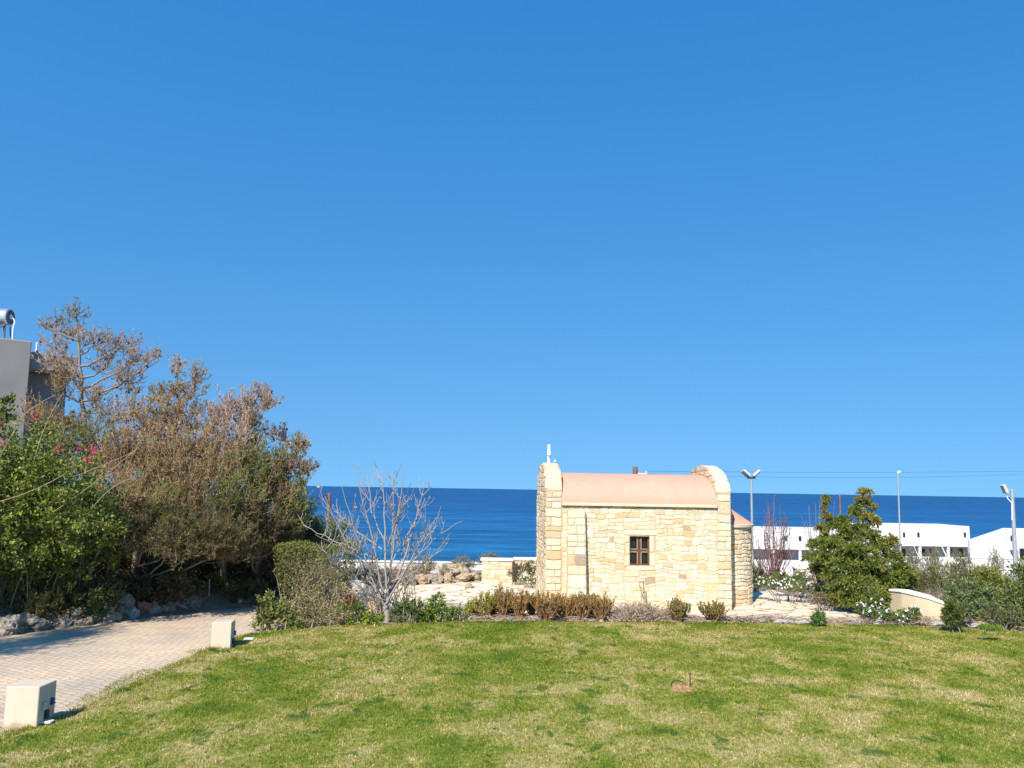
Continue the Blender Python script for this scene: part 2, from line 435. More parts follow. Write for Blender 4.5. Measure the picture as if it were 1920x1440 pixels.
def mat_sea():
    m, n, b = new_mat('sea_water')
    g = n.nodes.new('ShaderNodeNewGeometry')
    sp = n.nodes.new('ShaderNodeSeparateXYZ'); n.links.new(g.outputs['Position'], sp.inputs[0])
    # shallow water near the shore is lighter than the deep sea
    lg = math_n(n, 'LOGARITHM', sp.outputs[1], 10.0)
    rp = ramp(n, [(0.0, (0.012, 0.122, 0.24)), (0.18, (0.009, 0.094, 0.228)), (0.55, (0.006, 0.060, 0.180)), (1.0, (0.006, 0.056, 0.168))])
    n.links.new(math_n(n, 'MULTIPLY_ADD', lg, 1 / 1.6), rp.inputs[0])
    n.links.new(math_n(n, 'DIVIDE', math_n(n, 'SUBTRACT', lg, 2.35), 1.5, True), rp.inputs[0])
    mp = n.nodes.new('ShaderNodeMapping'); mp.inputs['Scale'].default_value = (0.16, 0.5, 1); n.links.new(g.outputs['Position'], mp.inputs['Vector'])
    f1 = noise_tex(n, mp.outputs[0], 0.25, 8, 0.62, 0.3)
    mp2 = n.nodes.new('ShaderNodeMapping'); mp2.inputs['Scale'].default_value = (0.0012, 0.007, 1); n.links.new(g.outputs['Position'], mp2.inputs['Vector'])
    f2 = noise_tex(n, mp2.outputs[0], 1.0, 10, 0.74, 0.4)
    r2 = ramp(n, [(0.32, (0.55,) * 3), (0.68, (1.45,) * 3)]); n.links.new(f2, r2.inputs[0])
    r1 = ramp(n, [(0.35, (0.60,) * 3), (0.68, (1.45,) * 3)]); n.links.new(f1, r1.inputs[0])
    mp3 = n.nodes.new('ShaderNodeMapping'); mp3.inputs['Scale'].default_value = (0.009, 0.042, 1); n.links.new(g.outputs['Position'], mp3.inputs['Vector'])
    f3 = noise_tex(n, mp3.outputs[0], 1.0, 8, 0.68, 0.5)
    r3 = ramp(n, [(0.33, (0.62,) * 3), (0.52, (1.0,) * 3), (0.70, (1.55,) * 3)]); n.links.new(f3, r3.inputs[0])
    c = mixc(n, 1.0, rp.outputs[0], r2.outputs[0], 'MULTIPLY'); c = mixc(n, 1.0, c, r1.outputs[0], 'MULTIPLY'); c = mixc(n, 1.0, c, r3.outputs[0], 'MULTIPLY')
    n.links.new(c, b.inputs['Base Color'])
    b.inputs['Roughness'].default_value = 0.35; b.inputs['IOR'].default_value = 1.33; b.inputs['Specular IOR Level'].default_value = 0.12
    bump(n, b, f1, 0.9, 1.2)
    return m
M['ground'] = mat_ground(); M['path'] = mat_path(); M['flags'] = mat_flags()
M['lawn'] = mat_grass('lawn_turf', False); M['blades'] = mat_grass('grass_blades', True); M['sea'] = mat_sea()

# ------------------------------------------------------------------ ground, sea, path, terrace, lawn
ROCK_PX = [(-260, 1240), (-120, 1212), (0, 1194), (120, 1178), (230, 1165), (300, 1156), (380, 1146), (430, 1141), (490, 1137)]
ROCK_LINE = np.array([gnd(x, y) for x, y in ROCK_PX])
def smooth(a, b, x):
    t = np.clip((x - a) / (b - a), 0, 1); return t * t * (3 - 2 * t)
def terrain(x, y):
    x = np.asarray(x, float); y = np.asarray(y, float)
    d = np.maximum(y - 29.0, 0)
    z = -0.9 * smooth(0, 3, d) - 0.085 * np.maximum(d - 2, 0)
    z = np.maximum(z, -32.0)
    xr = np.interp(y, ROCK_LINE[:, 1], ROCK_LINE[:, 0])
    bank = 0.40 * smooth(0.0, 1.0, xr - 0.1 - x) * smooth(3.0, 8.0, y) + 0.9 * smooth(2.0, 14.0, xr - x) * smooth(3.0, 8.0, y)
    bank = bank * (1 - smooth(26, 40, y))
    return z + bank - 0.012
def grid_axis(segs):
    return np.concatenate([np.arange(a, b, s) for a, b, s in segs] + [[segs[-1][1]]])
gx = grid_axis([(-900, -60, 70), (-60, -22, 4), (-22, 22, 0.5), (22, 60, 4), (60, 900, 70)])
gy = grid_axis([(-80, -8, 8), (-8, 34, 0.5), (34, 60, 2), (60, 140, 8), (140, 460, 32)])
X, Y = np.meshgrid(gx, gy); Z = terrain(X, Y)
idx = np.arange(X.size).reshape(X.shape)
quad = np.stack([idx[:-1, :-1], idx[:-1, 1:], idx[1:, 1:], idx[1:, :-1]], -1).reshape(-1, 4)
tag(mesh_np('ground', np.stack([X, Y, Z], -1).reshape(-1, 3), quad, M['ground'], smooth=True), kind='structure')
SEA_Z = -20.0
mb = MB(); mb.add([(-40000, 205, SEA_Z), (40000, 205, SEA_Z), (40000, 45000, SEA_Z), (-40000, 45000, SEA_Z)], [(0, 1, 2, 3)])
tag(mb.build('sea', M['sea']), kind='structure')

LAWN_PX = [(-90, 1412), (0, 1382), (60, 1362), (150, 1332), (215, 1300), (300, 1261), (400, 1216), (440, 1199), (475, 1189), (560, 1180), (700, 1172), (860, 1168), (1100, 1168),
           (1400, 1170), (1650, 1174), (1800, 1179), (1920, 1186), (2150, 1197)]
LAWN_Z = 0.045
lawn_top = [gnd(x, y, LAWN_Z) for x, y in LAWN_PX]
# finer outline
def resample(P, step):
    P = np.array(P); seg = np.linalg.norm(np.diff(P, axis=0), axis=1); s = np.concatenate([[0], np.cumsum(seg)])
    t = np.linspace(0, s[-1], max(2, int(s[-1] / step)))
    return np.stack([np.interp(t, s, P[:, k]) for k in range(3)], -1)
rs = np.random.RandomState(5)
edge = resample(lawn_top, 0.12)
edge[:, :2] += rs.normal(0, 0.018, (len(edge), 2))
lawn_poly = [tuple(p[:2]) for p in edge] + [(15.5, 5.0), (-4.0, 3.6), (-6.4, 4.0)]
import bmesh
bm = bmesh.new()
vt = [bm.verts.new((p[0], p[1], LAWN_Z)) for p in lawn_poly]
bm.faces.new(vt)
lo = [bm.verts.new((p[0] * 1.0 + 0.0, p[1], -0.01)) for p in lawn_poly]
for i in range(len(vt)):
    j = (i + 1) % len(vt); bm.faces.new((vt[i], vt[j], lo[j], lo[i]))
bmesh.ops.recalc_face_normals(bm, faces=bm.faces)
me = bpy.data.meshes.new('lawn'); bm.to_mesh(me); bm.free(); me.materials.append(M['lawn'])
lawn = bpy.data.objects.new('lawn', me); COL.objects.link(lawn); tag(lawn, kind='structure')

def in_poly(P, poly):
    x, y = P[:, 0], P[:, 1]; ins = np.zeros(len(P), bool); n = len(poly); j = n - 1
    for i in range(n):
        xi, yi = poly[i]; xj, yj = poly[j]
        c = ((yi > y) != (yj > y)) & (x < (xj - xi) * (y - yi) / (yj - yi + 1e-12) + xi)
        ins ^= c; j = i
    return ins
def grass():
    N = 950000
    rr = np.random.RandomState(11)
    P = np.stack([rr.uniform(-7.2, 13.0, N), rr.uniform(7.2, 17.9, N)], -1)
    P = P[(np.abs(P[:, 0]) < P[:, 1] * 0.64 + 0.5)]
    keep = in_poly(P, lawn_poly)
    ed = lawn_poly[:70]; e2 = np.array(ed)
    # sprigs growing out between the pavers next to the lawn
    Q = np.stack([rr.uniform(-7.2, -3.8, 90000), rr.uniform(8.4, 16.0, 90000)], -1)
    exy = np.array([p[:2] for p in edge]); xe = np.interp(Q[:, 1], exy[:90, 1], exy[:90, 0])
    dist = xe - Q[:, 0]
    cl = np.array([mnoise.noise(Vector((float(a) * 2.2, float(b) * 1.2, 3.0))) for a, b in Q])
    qk = (dist > 0) & (dist < 0.75) & (cl * 0.9 + 0.35 > dist * 1.1 + rr.uniform(0, 0.25, len(Q)))
    Q = Q[qk & (rr.uniform(0, 1, len(Q)) < 0.6)]
    ne = 26000; k = rr.randint(0, len(edge), ne); E = edge[k, :2] + rr.normal(0, 0.05, (ne, 2)) + np.array([0.0, -0.03])
    E = E[(np.abs(E[:, 0]) < E[:, 1] * 0.66)]; ne = len(E)
    P = np.concatenate([P[keep], E, Q]); n = len(P); nq = len(Q)
    a = rr.uniform(0, 2 * math.pi, n); L = rr.uniform(0.014, 0.036, n) * (1.0 + 0.45 * np.sin(P[:, 0] * 23 + 3 * np.sin(P[:, 1] * 9)) * np.sin(P[:, 1] * 19 + 2 * np.sin(P[:, 0] * 11))); W = rr.uniform(0.0025, 0.0055, n) * (0.55 + P[:, 1] / 16)
    L[n - nq - ne:n - nq] *= rr.uniform(0.9, 2.1, ne)
    tilt = rr.uniform(0.2, 1.1, n); ta = rr.uniform(0, 2 * math.pi, n)
    S = np.stack([np.cos(a), np.sin(a), np.zeros(n)], -1)
    D = np.stack([np.cos(ta) * np.sin(tilt), np.sin(ta) * np.sin(tilt), np.cos(tilt)], -1)
    B = np.concatenate([P, np.full((n, 1), LAWN_Z - 0.002)], 1); B[n - nq:, 2] = 0.001
    V = np.stack([B - S * W[:, None], B + S * W[:, None], B + D * L[:, None]], 1).reshape(-1, 3)
    br = rr.uniform(0.5, 1.6, n); straw = rr.uniform(0, 1, n) < 0.14
    c = np.stack([br * np.where(straw, 1.7, 1), br * np.where(straw, 1.35, 1), br * np.where(straw, 1.5, 1)], -1)
    o = mesh_np('grass_blades', V, np.arange(3 * n).reshape(-1, 3), M['blades'], cols=np.repeat(c, 3, 0))
    tag(o, 'short mown grass of the lawn with dry straw-coloured patches', 'grass', kind='stuff')
grass()

# path of small stone pavers on the left
pp = [tuple(p[:2]) for p in ROCK_LINE] + [(-4.2, 19.2), (-4.1, 17.0), tuple(gnd(470, 1190)[:2])]
pp += [tuple(gnd(x + 8, y + 2)[:2]) for x, y in LAWN_PX[7::-1]] + [(-5.8, 4.0), (-14, 4.0)]
mb = MB(); mb.add([(x, y, 0.0) for x, y in pp], [tuple(range(len(pp)))])
tag(mb.build('path', M['path']), kind='structure')
# terrace of cream flagstones round the chapel
TER_PX = [(600, 1150), (700, 1150), (1000, 1150), (1300, 1156), (1400, 1164), (1500, 1168), (1600, 1171), (1690, 1172), (1640, 1163), (1600, 1150), (1560, 1138), (1500, 1122), (1450, 1107), (1405, 1098), (1330, 1094)]
tp = [tuple(gnd(x, y)[:2]) for x, y in TER_PX] + [tuple(gnd(1000, 1086)[:2]), tuple(gnd(880, 1088)[:2]), tuple(gnd(700, 1090)[:2]), tuple(gnd(620, 1110)[:2])]
mb = MB(); mb.add([(x, y, 0.004) for x, y in tp], [tuple(range(len(tp)))])
tag(mb.build('terrace', M['flags']), kind='structure')

# ------------------------------------------------------------------ masonry
def split(rect, rng, wmax, hmax, out, wmin=0.09, hmin=0.065):
    u0, u1, v0, v1 = rect; w_, h_ = u1 - u0, v1 - v0
    wm = wmax * rng.uniform(0.55, 1.15); hm = hmax * rng.uniform(0.6, 1.15)
    if h_ > hm and h_ > 2 * hmin and (h_ / hm > w_ / wm * 0.42 or w_ <= wm):
        c = v0 + h_ * rng.uniform(0.33, 0.67)
        split((u0, u1, v0, c), rng, wmax, hmax, out, wmin, hmin); split((u0, u1, c, v1), rng, wmax, hmax, out, wmin, hmin)
    elif w_ > wm and w_ > 2 * wmin:
        c = u0 + w_ * rng.uniform(0.3, 0.7)
        split((u0, c, v0, v1), rng, wmax, hmax, out, wmin, hmin); split((c, u1, v0, v1), rng, wmax, hmax, out, wmin, hmin)
    else: out.append(rect)
STONE_COLS = [((0.72, 0.61, 0.42), 8), ((0.75, 0.65, 0.46), 7), ((0.70, 0.57, 0.37), 6), ((0.68, 0.51, 0.29), 2.2), ((0.62, 0.44, 0.23), 0.7), ((0.72, 0.59, 0.45), 1.6), ((0.45, 0.35, 0.24), 0.35), ((0.77, 0.69, 0.52), 3)]
def pick(rng, pal):
    t = rng.uniform(0, sum(x[1] for x in pal))
    for c, k in pal:
        t -= k
        if t <= 0: return np.array(c)
    return np.array(pal[-1][0])
def stones(rects, mapf, rng, gap=0.007, h=(0.008, 0.02), warp=0.014, pal=STONE_COLS, clip=None, cols_k=1.0):
    Vs, Q, T, C = [], [], [], []; b = 0
    for (u0, u1, v0, v1) in rects:
        w_, h_ = u1 - u0, v1 - v0
        nu = max(2, int(w_ / 0.045)); nv = max(2, int(h_ / 0.045))
        a = np.concatenate([np.linspace(-1, 1, nu, endpoint=False), np.ones(nv), np.linspace(1, -1, nu, endpoint=False), -np.ones(nv)])
        c = np.concatenate([-np.ones(nu), np.linspace(-1, 1, nv, endpoint=False), np.ones(nu), np.linspace(1, -1, nv, endpoint=False)])
        k = rng.uniform(0.02, 0.08) if rng.random() < 0.8 else rng.uniform(0.08, 0.2)
        s = 1 - k * (np.abs(a * c)) ** 3
        j = np.array([rng.uniform(-1, 1) for _ in a]) * 0.004
        hw, hh = w_ / 2 - gap, h_ / 2 - gap
        cu, cv = (u0 + u1) / 2, (v0 + v1) / 2
        d = rng.uniform(*h); ins = min(0.014, hw * 0.3, hh * 0.3)
        n = len(a); rings = []
        for (sc, dd) in ((0, -0.004), (0, d * 0.6), (ins, d)):
            uu = cu + a * s * (hw - sc) + j; vv = cv + c * s * (hh - sc) + j[::-1]
            rings.append((uu, vv, np.full(n, dd)))
        rings.append((np.array([cu]), np.array([cv]), np.array([d * rng.uniform(0.97, 1.1)])))
        uu = np.concatenate([r[0] for r in rings]); vv = np.concatenate([r[1] for r in rings]); dd = np.concatenate([r[2] for r in rings])
        if warp:
            wu = warp * (np.sin(uu * 7.1 + vv * 4.3 + 1.3) + 0.7 * np.sin(uu * 15.7 - vv * 9.1)); wv = warp * (np.sin(uu * 8.3 - vv * 3.1 + 0.4) + 0.8 * np.sin(uu * 19.0 + vv * 5.0 + 2.0))
            uu = uu + wu * 0.6; vv = vv + wv * 0.6
        if clip is not None:
            v2 = clip(uu, vv)
            if (np.max(v2[:3 * n]) - np.min(v2[:3 * n])) < 0.04 or abs(v2[-1] - vv[-1]) > 0.06: continue
            vv = v2
        Vs.append(mapf(uu, vv, dd))
        i = np.arange(n); i1 = (i + 1) % n
        for r0 in (0, 1): Q.append(np.stack([b + r0 * n + i, b + r0 * n + i1, b + (r0 + 1) * n + i1, b + (r0 + 1) * n + i], -1))
        T.append(np.stack([b + 2 * n + i, b + 2 * n + i1, np.full(n, b + 3 * n)], -1))
        cc = pick(rng, pal) * rng.uniform(0.88, 1.07) * cols_k * np.array((0.88, 0.865, 0.85))
        C.append(np.tile(np.clip(cc, 0, 0.85), (3 * n + 1, 1)))
        b += 3 * n + 1
    return np.concatenate(Vs), [np.concatenate(Q), np.concatenate(T)], np.concatenate(C)
class SB:
    """gathers masonry pieces that make one part"""
    def __init__(s): s.V = []; s.F = {3: [], 4: []}; s.C = []; s.n = 0
    def add(s, V, F, C):
        for f in F: s.F[f.shape[1]].append(f + s.n)
        s.V.append(V); s.C.append(C); s.n += len(V); return s
    def block(s, x0, x1, y0, y1, z0, z1, c):
        V = np.array([(x, y, z) for z in (z0, z1) for y in (y0, y1) for x in (x0, x1)], float)
        F = np.array([(0, 2, 3, 1), (4, 5, 7, 6), (0, 1, 5, 4), (2, 6, 7, 3), (0, 4, 6, 2), (1, 3, 7, 5)])
        return s.add(V, [F], np.tile(np.array(c), (8, 1)))
    def poly(s, V, F, c):
        return s.add(np.array(V, float), [np.array(F)], np.tile(np.array(c), (len(V), 1)))
    def build(s, name, m, parent, local=True):
        F = [np.concatenate(f) for f in s.F.values() if f]
        return mesh_np(name, np.concatenate(s.V), F, m, parent, np.concatenate(s.C), local=local)
MORTAR = (0.47, 0.36, 0.225)

def chapel():
    rng = random.Random(7)
    L, D = 4.32, 3.1
    t = thing('chapel', 'small cream stone chapel with pink barrel roof standing beyond the lawn', 'chapel', (0.84, 20.0, 0.0), R(2.0))
    EAVE = 2.33
    GL, GR = 0.36, 0.32
    SH, CROWN = 2.66, 3.35
    ar = lambda y: SH + (CROWN - SH) * np.sqrt(np.clip(1 - ((np.asarray(y) - D / 2) / (D / 2 - 0.05)) ** 2, 0, 1))
    rf = lambda y: 2.38 + 0.74 * np.sqrt(np.clip(1 - ((np.asarray(y) - D / 2) / (D / 2 + 0.03)) ** 2, 0, 1))
    # --- long walls (front faces the lawn)
    sb = SB()
    wx0, wx1, wz0, wz1 = 1.95, 2.41, 0.99, 1.655
    sb.block(GL, wx0, 0, 0.5, -0.1, EAVE, MORTAR); sb.block(wx1, L - GR, 0, 0.5, -0.1, EAVE, MORTAR)
    sb.block(wx0, wx1, 0, 0.5, -0.1, wz0, MORTAR); sb.block(wx0, wx1, 0, 0.5, wz1, EAVE, MORTAR)
    front = lambda u, v, d: np.stack([u, -d, v], -1)
    rects = []
    jw = 0.13
    # dressed stones round the window
    trim = [(wx0 - jw, wx0, wz0 - 0.02, wz0 + 0.24), (wx0 - jw * 0.8, wx0, wz0 + 0.24, wz1 - 0.15), (wx0 - jw, wx0, wz1 - 0.15, wz1 + 0.02),
            (wx1, wx1 + jw, wz0 - 0.02, wz0 + 0.30), (wx1, wx1 + jw * 0.8, wz0 + 0.30, wz1 + 0.02),
            (wx0 - 0.16, wx1 + 0.2, wz1 + 0.02, wz1 + 0.14), (wx0 - 0.1, wx1 + 0.12, wz0 - 0.12, wz0 - 0.02)]
    X0, X1 = GL + 0.02, L - GR
    split((X0, wx0 - jw, 0.0, EAVE), rng, 0.38, 0.205, rects)
    split((wx1 + jw, X1, 0.0, EAVE), rng, 0.38, 0.205, rects)
    split((wx0 - jw, wx1 + jw, 0.0, wz0 - 0.12), rng, 0.36, 0.205, rects)
    split((wx0 - jw, wx1 + jw, wz1 + 0.14, EAVE), rng, 0.45, 0.18, rects)
    sb.add(*stones(rects, front, rng, warp=0.024, gap=0.0045, h=(0.004, 0.012)))
    sb.add(*stones(trim, front, rng, warp=0.0, h=(0.012, 0.016)))
    sb.build('front_wall', M['stone'], t); sb = SB(); sb.block(GL, L - GR, D - 0.5, D, -0.1, EAVE, MORTAR)
    rects = []; split((X0, X1, 0, EAVE), rng, 0.6, 0.3, rects)
    sb.add(*stones(rects, lambda u, v, d: np.stack([L - u, D + d, v], -1), rng, warp=0.013))
    sb.build('back_wall', M['stone'], t)
    # --- gable walls with rounded parapets
    ys = np.linspace(0.05, D - 0.05, 33)
    th = np.linspace(math.pi, 0, 33)
    ya = D / 2 + (D / 2 - 0.05) * np.cos(th); za = SH + (CROWN - SH) * np.sin(th)
    prof = [(0, -0.1), (0, SH - 0.01), (0.05, SH)] + list(zip(ya[1:-1], za[1:-1])) + [(D - 0.05, SH), (D, SH - 0.01), (D, -0.1)]
    def gable(x0, x1, outer):
        g = SB(); n = len(prof)
        V = [(x0, p[0], p[1]) for p in prof] + [(x1, p[0], p[1]) for p in prof]
        F4 = [(i, n + i, n + (i + 1) % n, (i + 1) % n) for i in range(n)]
        g.poly(V, F4, MORTAR)
        # end caps as triangle fans
        c0 = len(V)
        for xx in (x0, x1):
            VV = [(xx, D / 2, 1.2)] + [(xx, p[0], p[1]) for p in prof]
            g.poly(VV, [(0, i + 1, (i + 1) % n + 1) for i in range(n)], MORTAR)
        # front quoins: large dressed blocks
        r = []; split((x0, x1, 0.0, SH - 0.02), rng, 0.40, 0.30, r, wmin=0.13)
        g.add(*stones(r, front, rng, warp=0.006, h=(0.010, 0.022)))
        r = []; split((x0, x1, 0.0, SH - 0.02), rng, 0.40, 0.30, r)
        g.add(*stones(r, lambda u, v, d: np.stack([u, D + d, v], -1), rng, warp=0.006))
        # along the arched top
        s = np.concatenate([[0], np.cumsum(np.hypot(np.diff(ya), np.diff(za)))])
        def arch(u, v, d):
            y = np.interp(v, s, ya); z = np.interp(v, s, za); tt = np.interp(v, s, th)
            nn = np.stack([np.cos(tt) / (D / 2), np.sin(tt) / (CROWN - SH)], -1); nn /= np.linalg.norm(nn, axis=1, keepdims=True)
            return np.stack([u, y + d * nn[:, 0], z + d * nn[:, 1]], -1)
        r = []; split((x0 + 0.005, x1 - 0.005, 0.02, s[-1] - 0.02), rng, 0.42, 0.5, r, wmin=0.16)
        g.add(*stones(r, arch, rng, warp=0.0, h=(0.008, 0.014), gap=0.003, pal=STONE_COLS[:3]))
        # outer and inner faces
        small = [((0.72, 0.60, 0.42), 5), ((0.78, 0.66, 0.46), 5), ((0.66, 0.51, 0.31), 3), ((0.52, 0.39, 0.25), 1)]
        for xx, sg in ((x0, -1), (x1, 1)):
            r = []; split((0.02, D - 0.02, 0.0, CROWN), rng, 0.42, 0.24, r)
            isout = (sg == outer)
            lo_ = (lambda y: np.full_like(np.asarray(y, float), -1)) if isout else (lambda y: rf(y) + 0.012)
            cl = lambda u, v: np.maximum(np.minimum(v, ar(np.clip(u, 0.06, D - 0.06)) - 0.012), lo_(u))
            fm = (lambda u, v, d, xx=xx, sg=sg: np.stack([xx + sg * d, u, v], -1))
            g.add(*stones(r, fm, rng, warp=0.014, h=(0.010, 0.026) if isout else (0.008, 0.018), pal=small, clip=cl))
        return g.build('gable_wall', M['roughstone'], t)
    gable(0.0, GL, -1); gable(L - GR, L, 1)
    # --- barrel roof and eaves cornice
    mb = MB(); yy = np.linspace(-0.03, D + 0.03, 41)
    tt = np.linspace(math.pi, 0, 49); yr = D / 2 + (D / 2 + 0.03) * np.cos(tt); zr = 2.38 + 0.74 * np.sin(tt)
    mb.extrude_x(list(zip(yr, zr)), GL - 0.03, L - GR + 0.03)
    mb.build('roof', M['roof'], t, smooth=False, local=True)
    for y0, y1 in ((-0.075, 0.2), (D - 0.2, D + 0.075)):
        mb = MB(); mb.bbox(GL + 0.002, L - GR - 0.002, y0, y1, EAVE + 0.003, EAVE + 0.072, 0.008); mb.build('cornice', M['cornice'], t, local=True)
    # --- battered buttress
    b0, b1, bz = 0.49, 0.89, 2.24
    sb = SB()
    V = [(b0, 0.02, -0.1), (b1 + 0.03, 0.02, -0.1), (b1 + 0.03, -0.30, -0.1), (b0 - 0.0, -0.30, -0.1), (b0, 0.02, bz), (b1, 0.02, bz), (b1, -0.13, bz), (b0, -0.13, bz)]
    sb.poly(V, [(0, 1, 2, 3), (4, 7, 6, 5), (3, 2, 6, 7), (0, 3, 7, 4), (1, 5, 6, 2), (0, 4, 5, 1)], MORTAR)
    def bf(u, v, d):
        k = np.clip((v + 0.1) / (bz + 0.1), 0, 1)
        return np.stack([u + 0.03 * (1 - k) * (u - b0) / (b1 - b0), -(0.30 - 0.17 * k) - d, v], -1)
    r = []; split((b0, b1, 0.0, bz), rng, 0.40, 0.34, r, wmin=0.15, hmin=0.12)
    sb.add(*stones(r, bf, rng, warp=0.005, h=(0.008, 0.016)))
    for xx, sg in ((b0, -1), (b1, 1)):
        r = []; split((0.0, 1.0, 0.0, bz), rng, 2.0, 0.32, r, wmin=0.8, hmin=0.12)
        def bs(u, v, d, xx=xx, sg=sg):
            k = np.clip((v + 0.1) / (bz + 0.1), 0, 1); dep = 0.30 - 0.17 * k
            return np.stack([xx + (0.03 * (1 - k) if sg > 0 else 0) + sg * d, -u * dep, v], -1)
        sb.add(*stones(r, bs, rng, warp=0.0, gap=0.006, h=(0.004, 0.008)))
    sb.build('buttress', M['stone'], t)
    # --- window
    mb = MB(); fw = 0.034; y0, y1 = 0.07, 0.12
    mb.box(wx0, wx0 + fw, y0, y1, wz0, wz1).box(wx1 - fw, wx1, y0, y1, wz0, wz1)
    mb.box(wx0 + fw, wx1 - fw, y0, y1, wz1 - fw, wz1).box(wx0 + fw, wx1 - fw, y0, y1, wz0, wz0 + fw)
    win = mb.build('window', M['wood'], t, local=True)
    cx, cz = (wx0 + wx1) / 2, (wz0 + wz1) / 2 - 0.0
    mb = MB(); mb.box(wx0 + fw + .001, wx1 - fw - .001, 0.135, 0.145, wz0 + fw + .001, wz1 - fw - .001); mb.build('pane', M['glass'], win, local=True)
    mb = MB()
    for dx in (-0.022, 0.022): mb.box(cx + dx - 0.018, cx + dx + 0.018, 0.075, 0.125, wz0 + fw, wz1 - fw)
    for sx in (-1, 1):
        xa, xb = (wx0 + fw, cx - 0.0405) if sx < 0 else (cx + 0.0405, wx1 - fw)
        mb.box(xa, xb, 0.085, 0.125, cz - 0.026, cz + 0.026)
    mb.build('mullion', M['wood'], win, local=True)
    mb = MB()
    for dx in (-0.012, 0.012):
        pass
    for sx in (-1, 1):
        for sz in (-1, 1):
            xa = cx + sx * 0.046; xb = cx + sx * (wx1 - wx0 - 2 * fw) / 2; za_ = cz + sz * 0.033; zb = cz + sz * (wz1 - wz0 - 2 * fw) / 2
            mb.tube([(xa, 0.07, za_), (xa, 0.07, zb)], 0.006, 5); mb.tube([(xa, 0.07, za_), (xb, 0.07, za_)], 0.006, 5)
    mb.build('glazing_bead', M['cornice'], win, local=True)
    # --- apse
    ra, ha = 0.92, 1.86
    ap = SB(); ph = np.linspace(-math.pi / 2, math.pi / 2, 25)
    V = [(L + ra * math.cos(a), D / 2 + ra * math.sin(a), z) for z in (-0.1, ha) for a in ph]; n = len(ph)
    ap.poly(V, [(i, i + 1, n + i + 1, n + i) for i in range(n - 1)], MORTAR)
    r = []; split((0, ra * math.pi, 0.0, ha), rng, 0.34, 0.2, r)
    def cyl(u, v, d):
        a = -math.pi / 2 + u / ra
        return np.stack([L + (ra + d) * np.cos(a), D / 2 + (ra + d) * np.sin(a), v], -1)
    ap.add(*stones(r, cyl, rng, warp=0.016, h=(0.012, 0.026), cols_k=1.08))
    apse = ap.build('apse', M['roughstone'], t)
    mb = MB(); ring = []
    for (rr_, z) in ((ra - 0.02, ha + 0.002), (ra + 0.07, ha + 0.002), (ra + 0.075, ha + 0.06), (ra + 0.05, ha + 0.075)):
        ring.append([(L + rr_ * math.cos(a), D / 2 + rr_ * math.sin(a), z) for a in ph])
    V = sum(ring, []); F = [(k * n + i, k * n + i + 1, (k + 1) * n + i + 1, (k + 1) * n + i) for k in range(3) for i in range(n - 1)]
    mb.add(V, F); mb.build('apse_cornice', M['cornice'], apse, local=True)
    mb = MB(); V = [(L + (ra + 0.05) * math.cos(a), D / 2 + (ra + 0.05) * math.sin(a), ha + 0.076) for a in ph] + [(L, D / 2, 2.58)]
    mb.add(V, [(i, i + 1, n) for i in range(n - 1)]); mb.build('apse_roof', M['roof'], apse, local=True)
    # --- cross on the west gable, seen edge on
    mb = MB(); cy = D / 2; c0 = 0.17
    mb.bbox(c0 - 0.03, c0 + 0.03, cy - 0.035, cy + 0.035, CROWN - 0.05, CROWN + 0.47, 0.006)
    mb.bbox(c0 - 0.033, c0 + 0.033, cy - 0.17, cy - 0.036, CROWN + 0.21, CROWN + 0.29, 0.006)
    mb.bbox(c0 - 0.033, c0 + 0.033, cy + 0.036, cy + 0.17, CROWN + 0.21, CROWN + 0.29, 0.006)
    mb.build('cross', M['white_metal'], t, local=True)
    mb = MB(); mb.tube([(0.26, cy - 0.1, CROWN - 0.03), (0.29, cy - 0.1, CROWN + 0.03), (0.32, cy - 0.12, CROWN + 0.05)], 0.012, 6)
    mb.bbox(0.285, 0.345, cy - 0.17, cy - 0.11, CROWN + 0.03, CROWN + 0.085, 0.008); mb.build('floodlight', M['lampbody'], t, local=True)
chapel()

# ------------------------------------------------------------------ foliage tools
def leaf_quads(rng, P, D, L, W, C):
    n = len(P); D = unit(D)
    S = unit(np.cross(D, rng.normal(size=(n, 3)))); Nn = np.cross(S, D)
    L = L[:, None]; W = W[:, None]
    bend = rng.uniform(-0.15, 0.15, (n, 1))
    a = P; b = P + D * L * 0.45 + S * W * 0.5; c = P + D * L + Nn * L * bend; d = P + D * L * 0.45 - S * W * 0.5
    return np.stack([a, b, c, d], 1).reshape(-1, 3), np.arange(4 * n).reshape(-1, 4), np.repeat(C, 4, 0)
def pal_cols(rng, n, pal, lo=0.75, hi=1.25):
    c = np.array([p[0] for p in pal]); k = np.array([p[1] for p in pal], float); k /= k.sum()
    return c[rng.choice(len(c), n, p=k)] * rng.uniform(lo, hi, (n, 1))
def ball(rng, n, bias=2.2):
    d = unit(rng.normal(size=(n, 3))); return d * rng.uniform(0, 1, (n, 1)) ** (1 / bias)
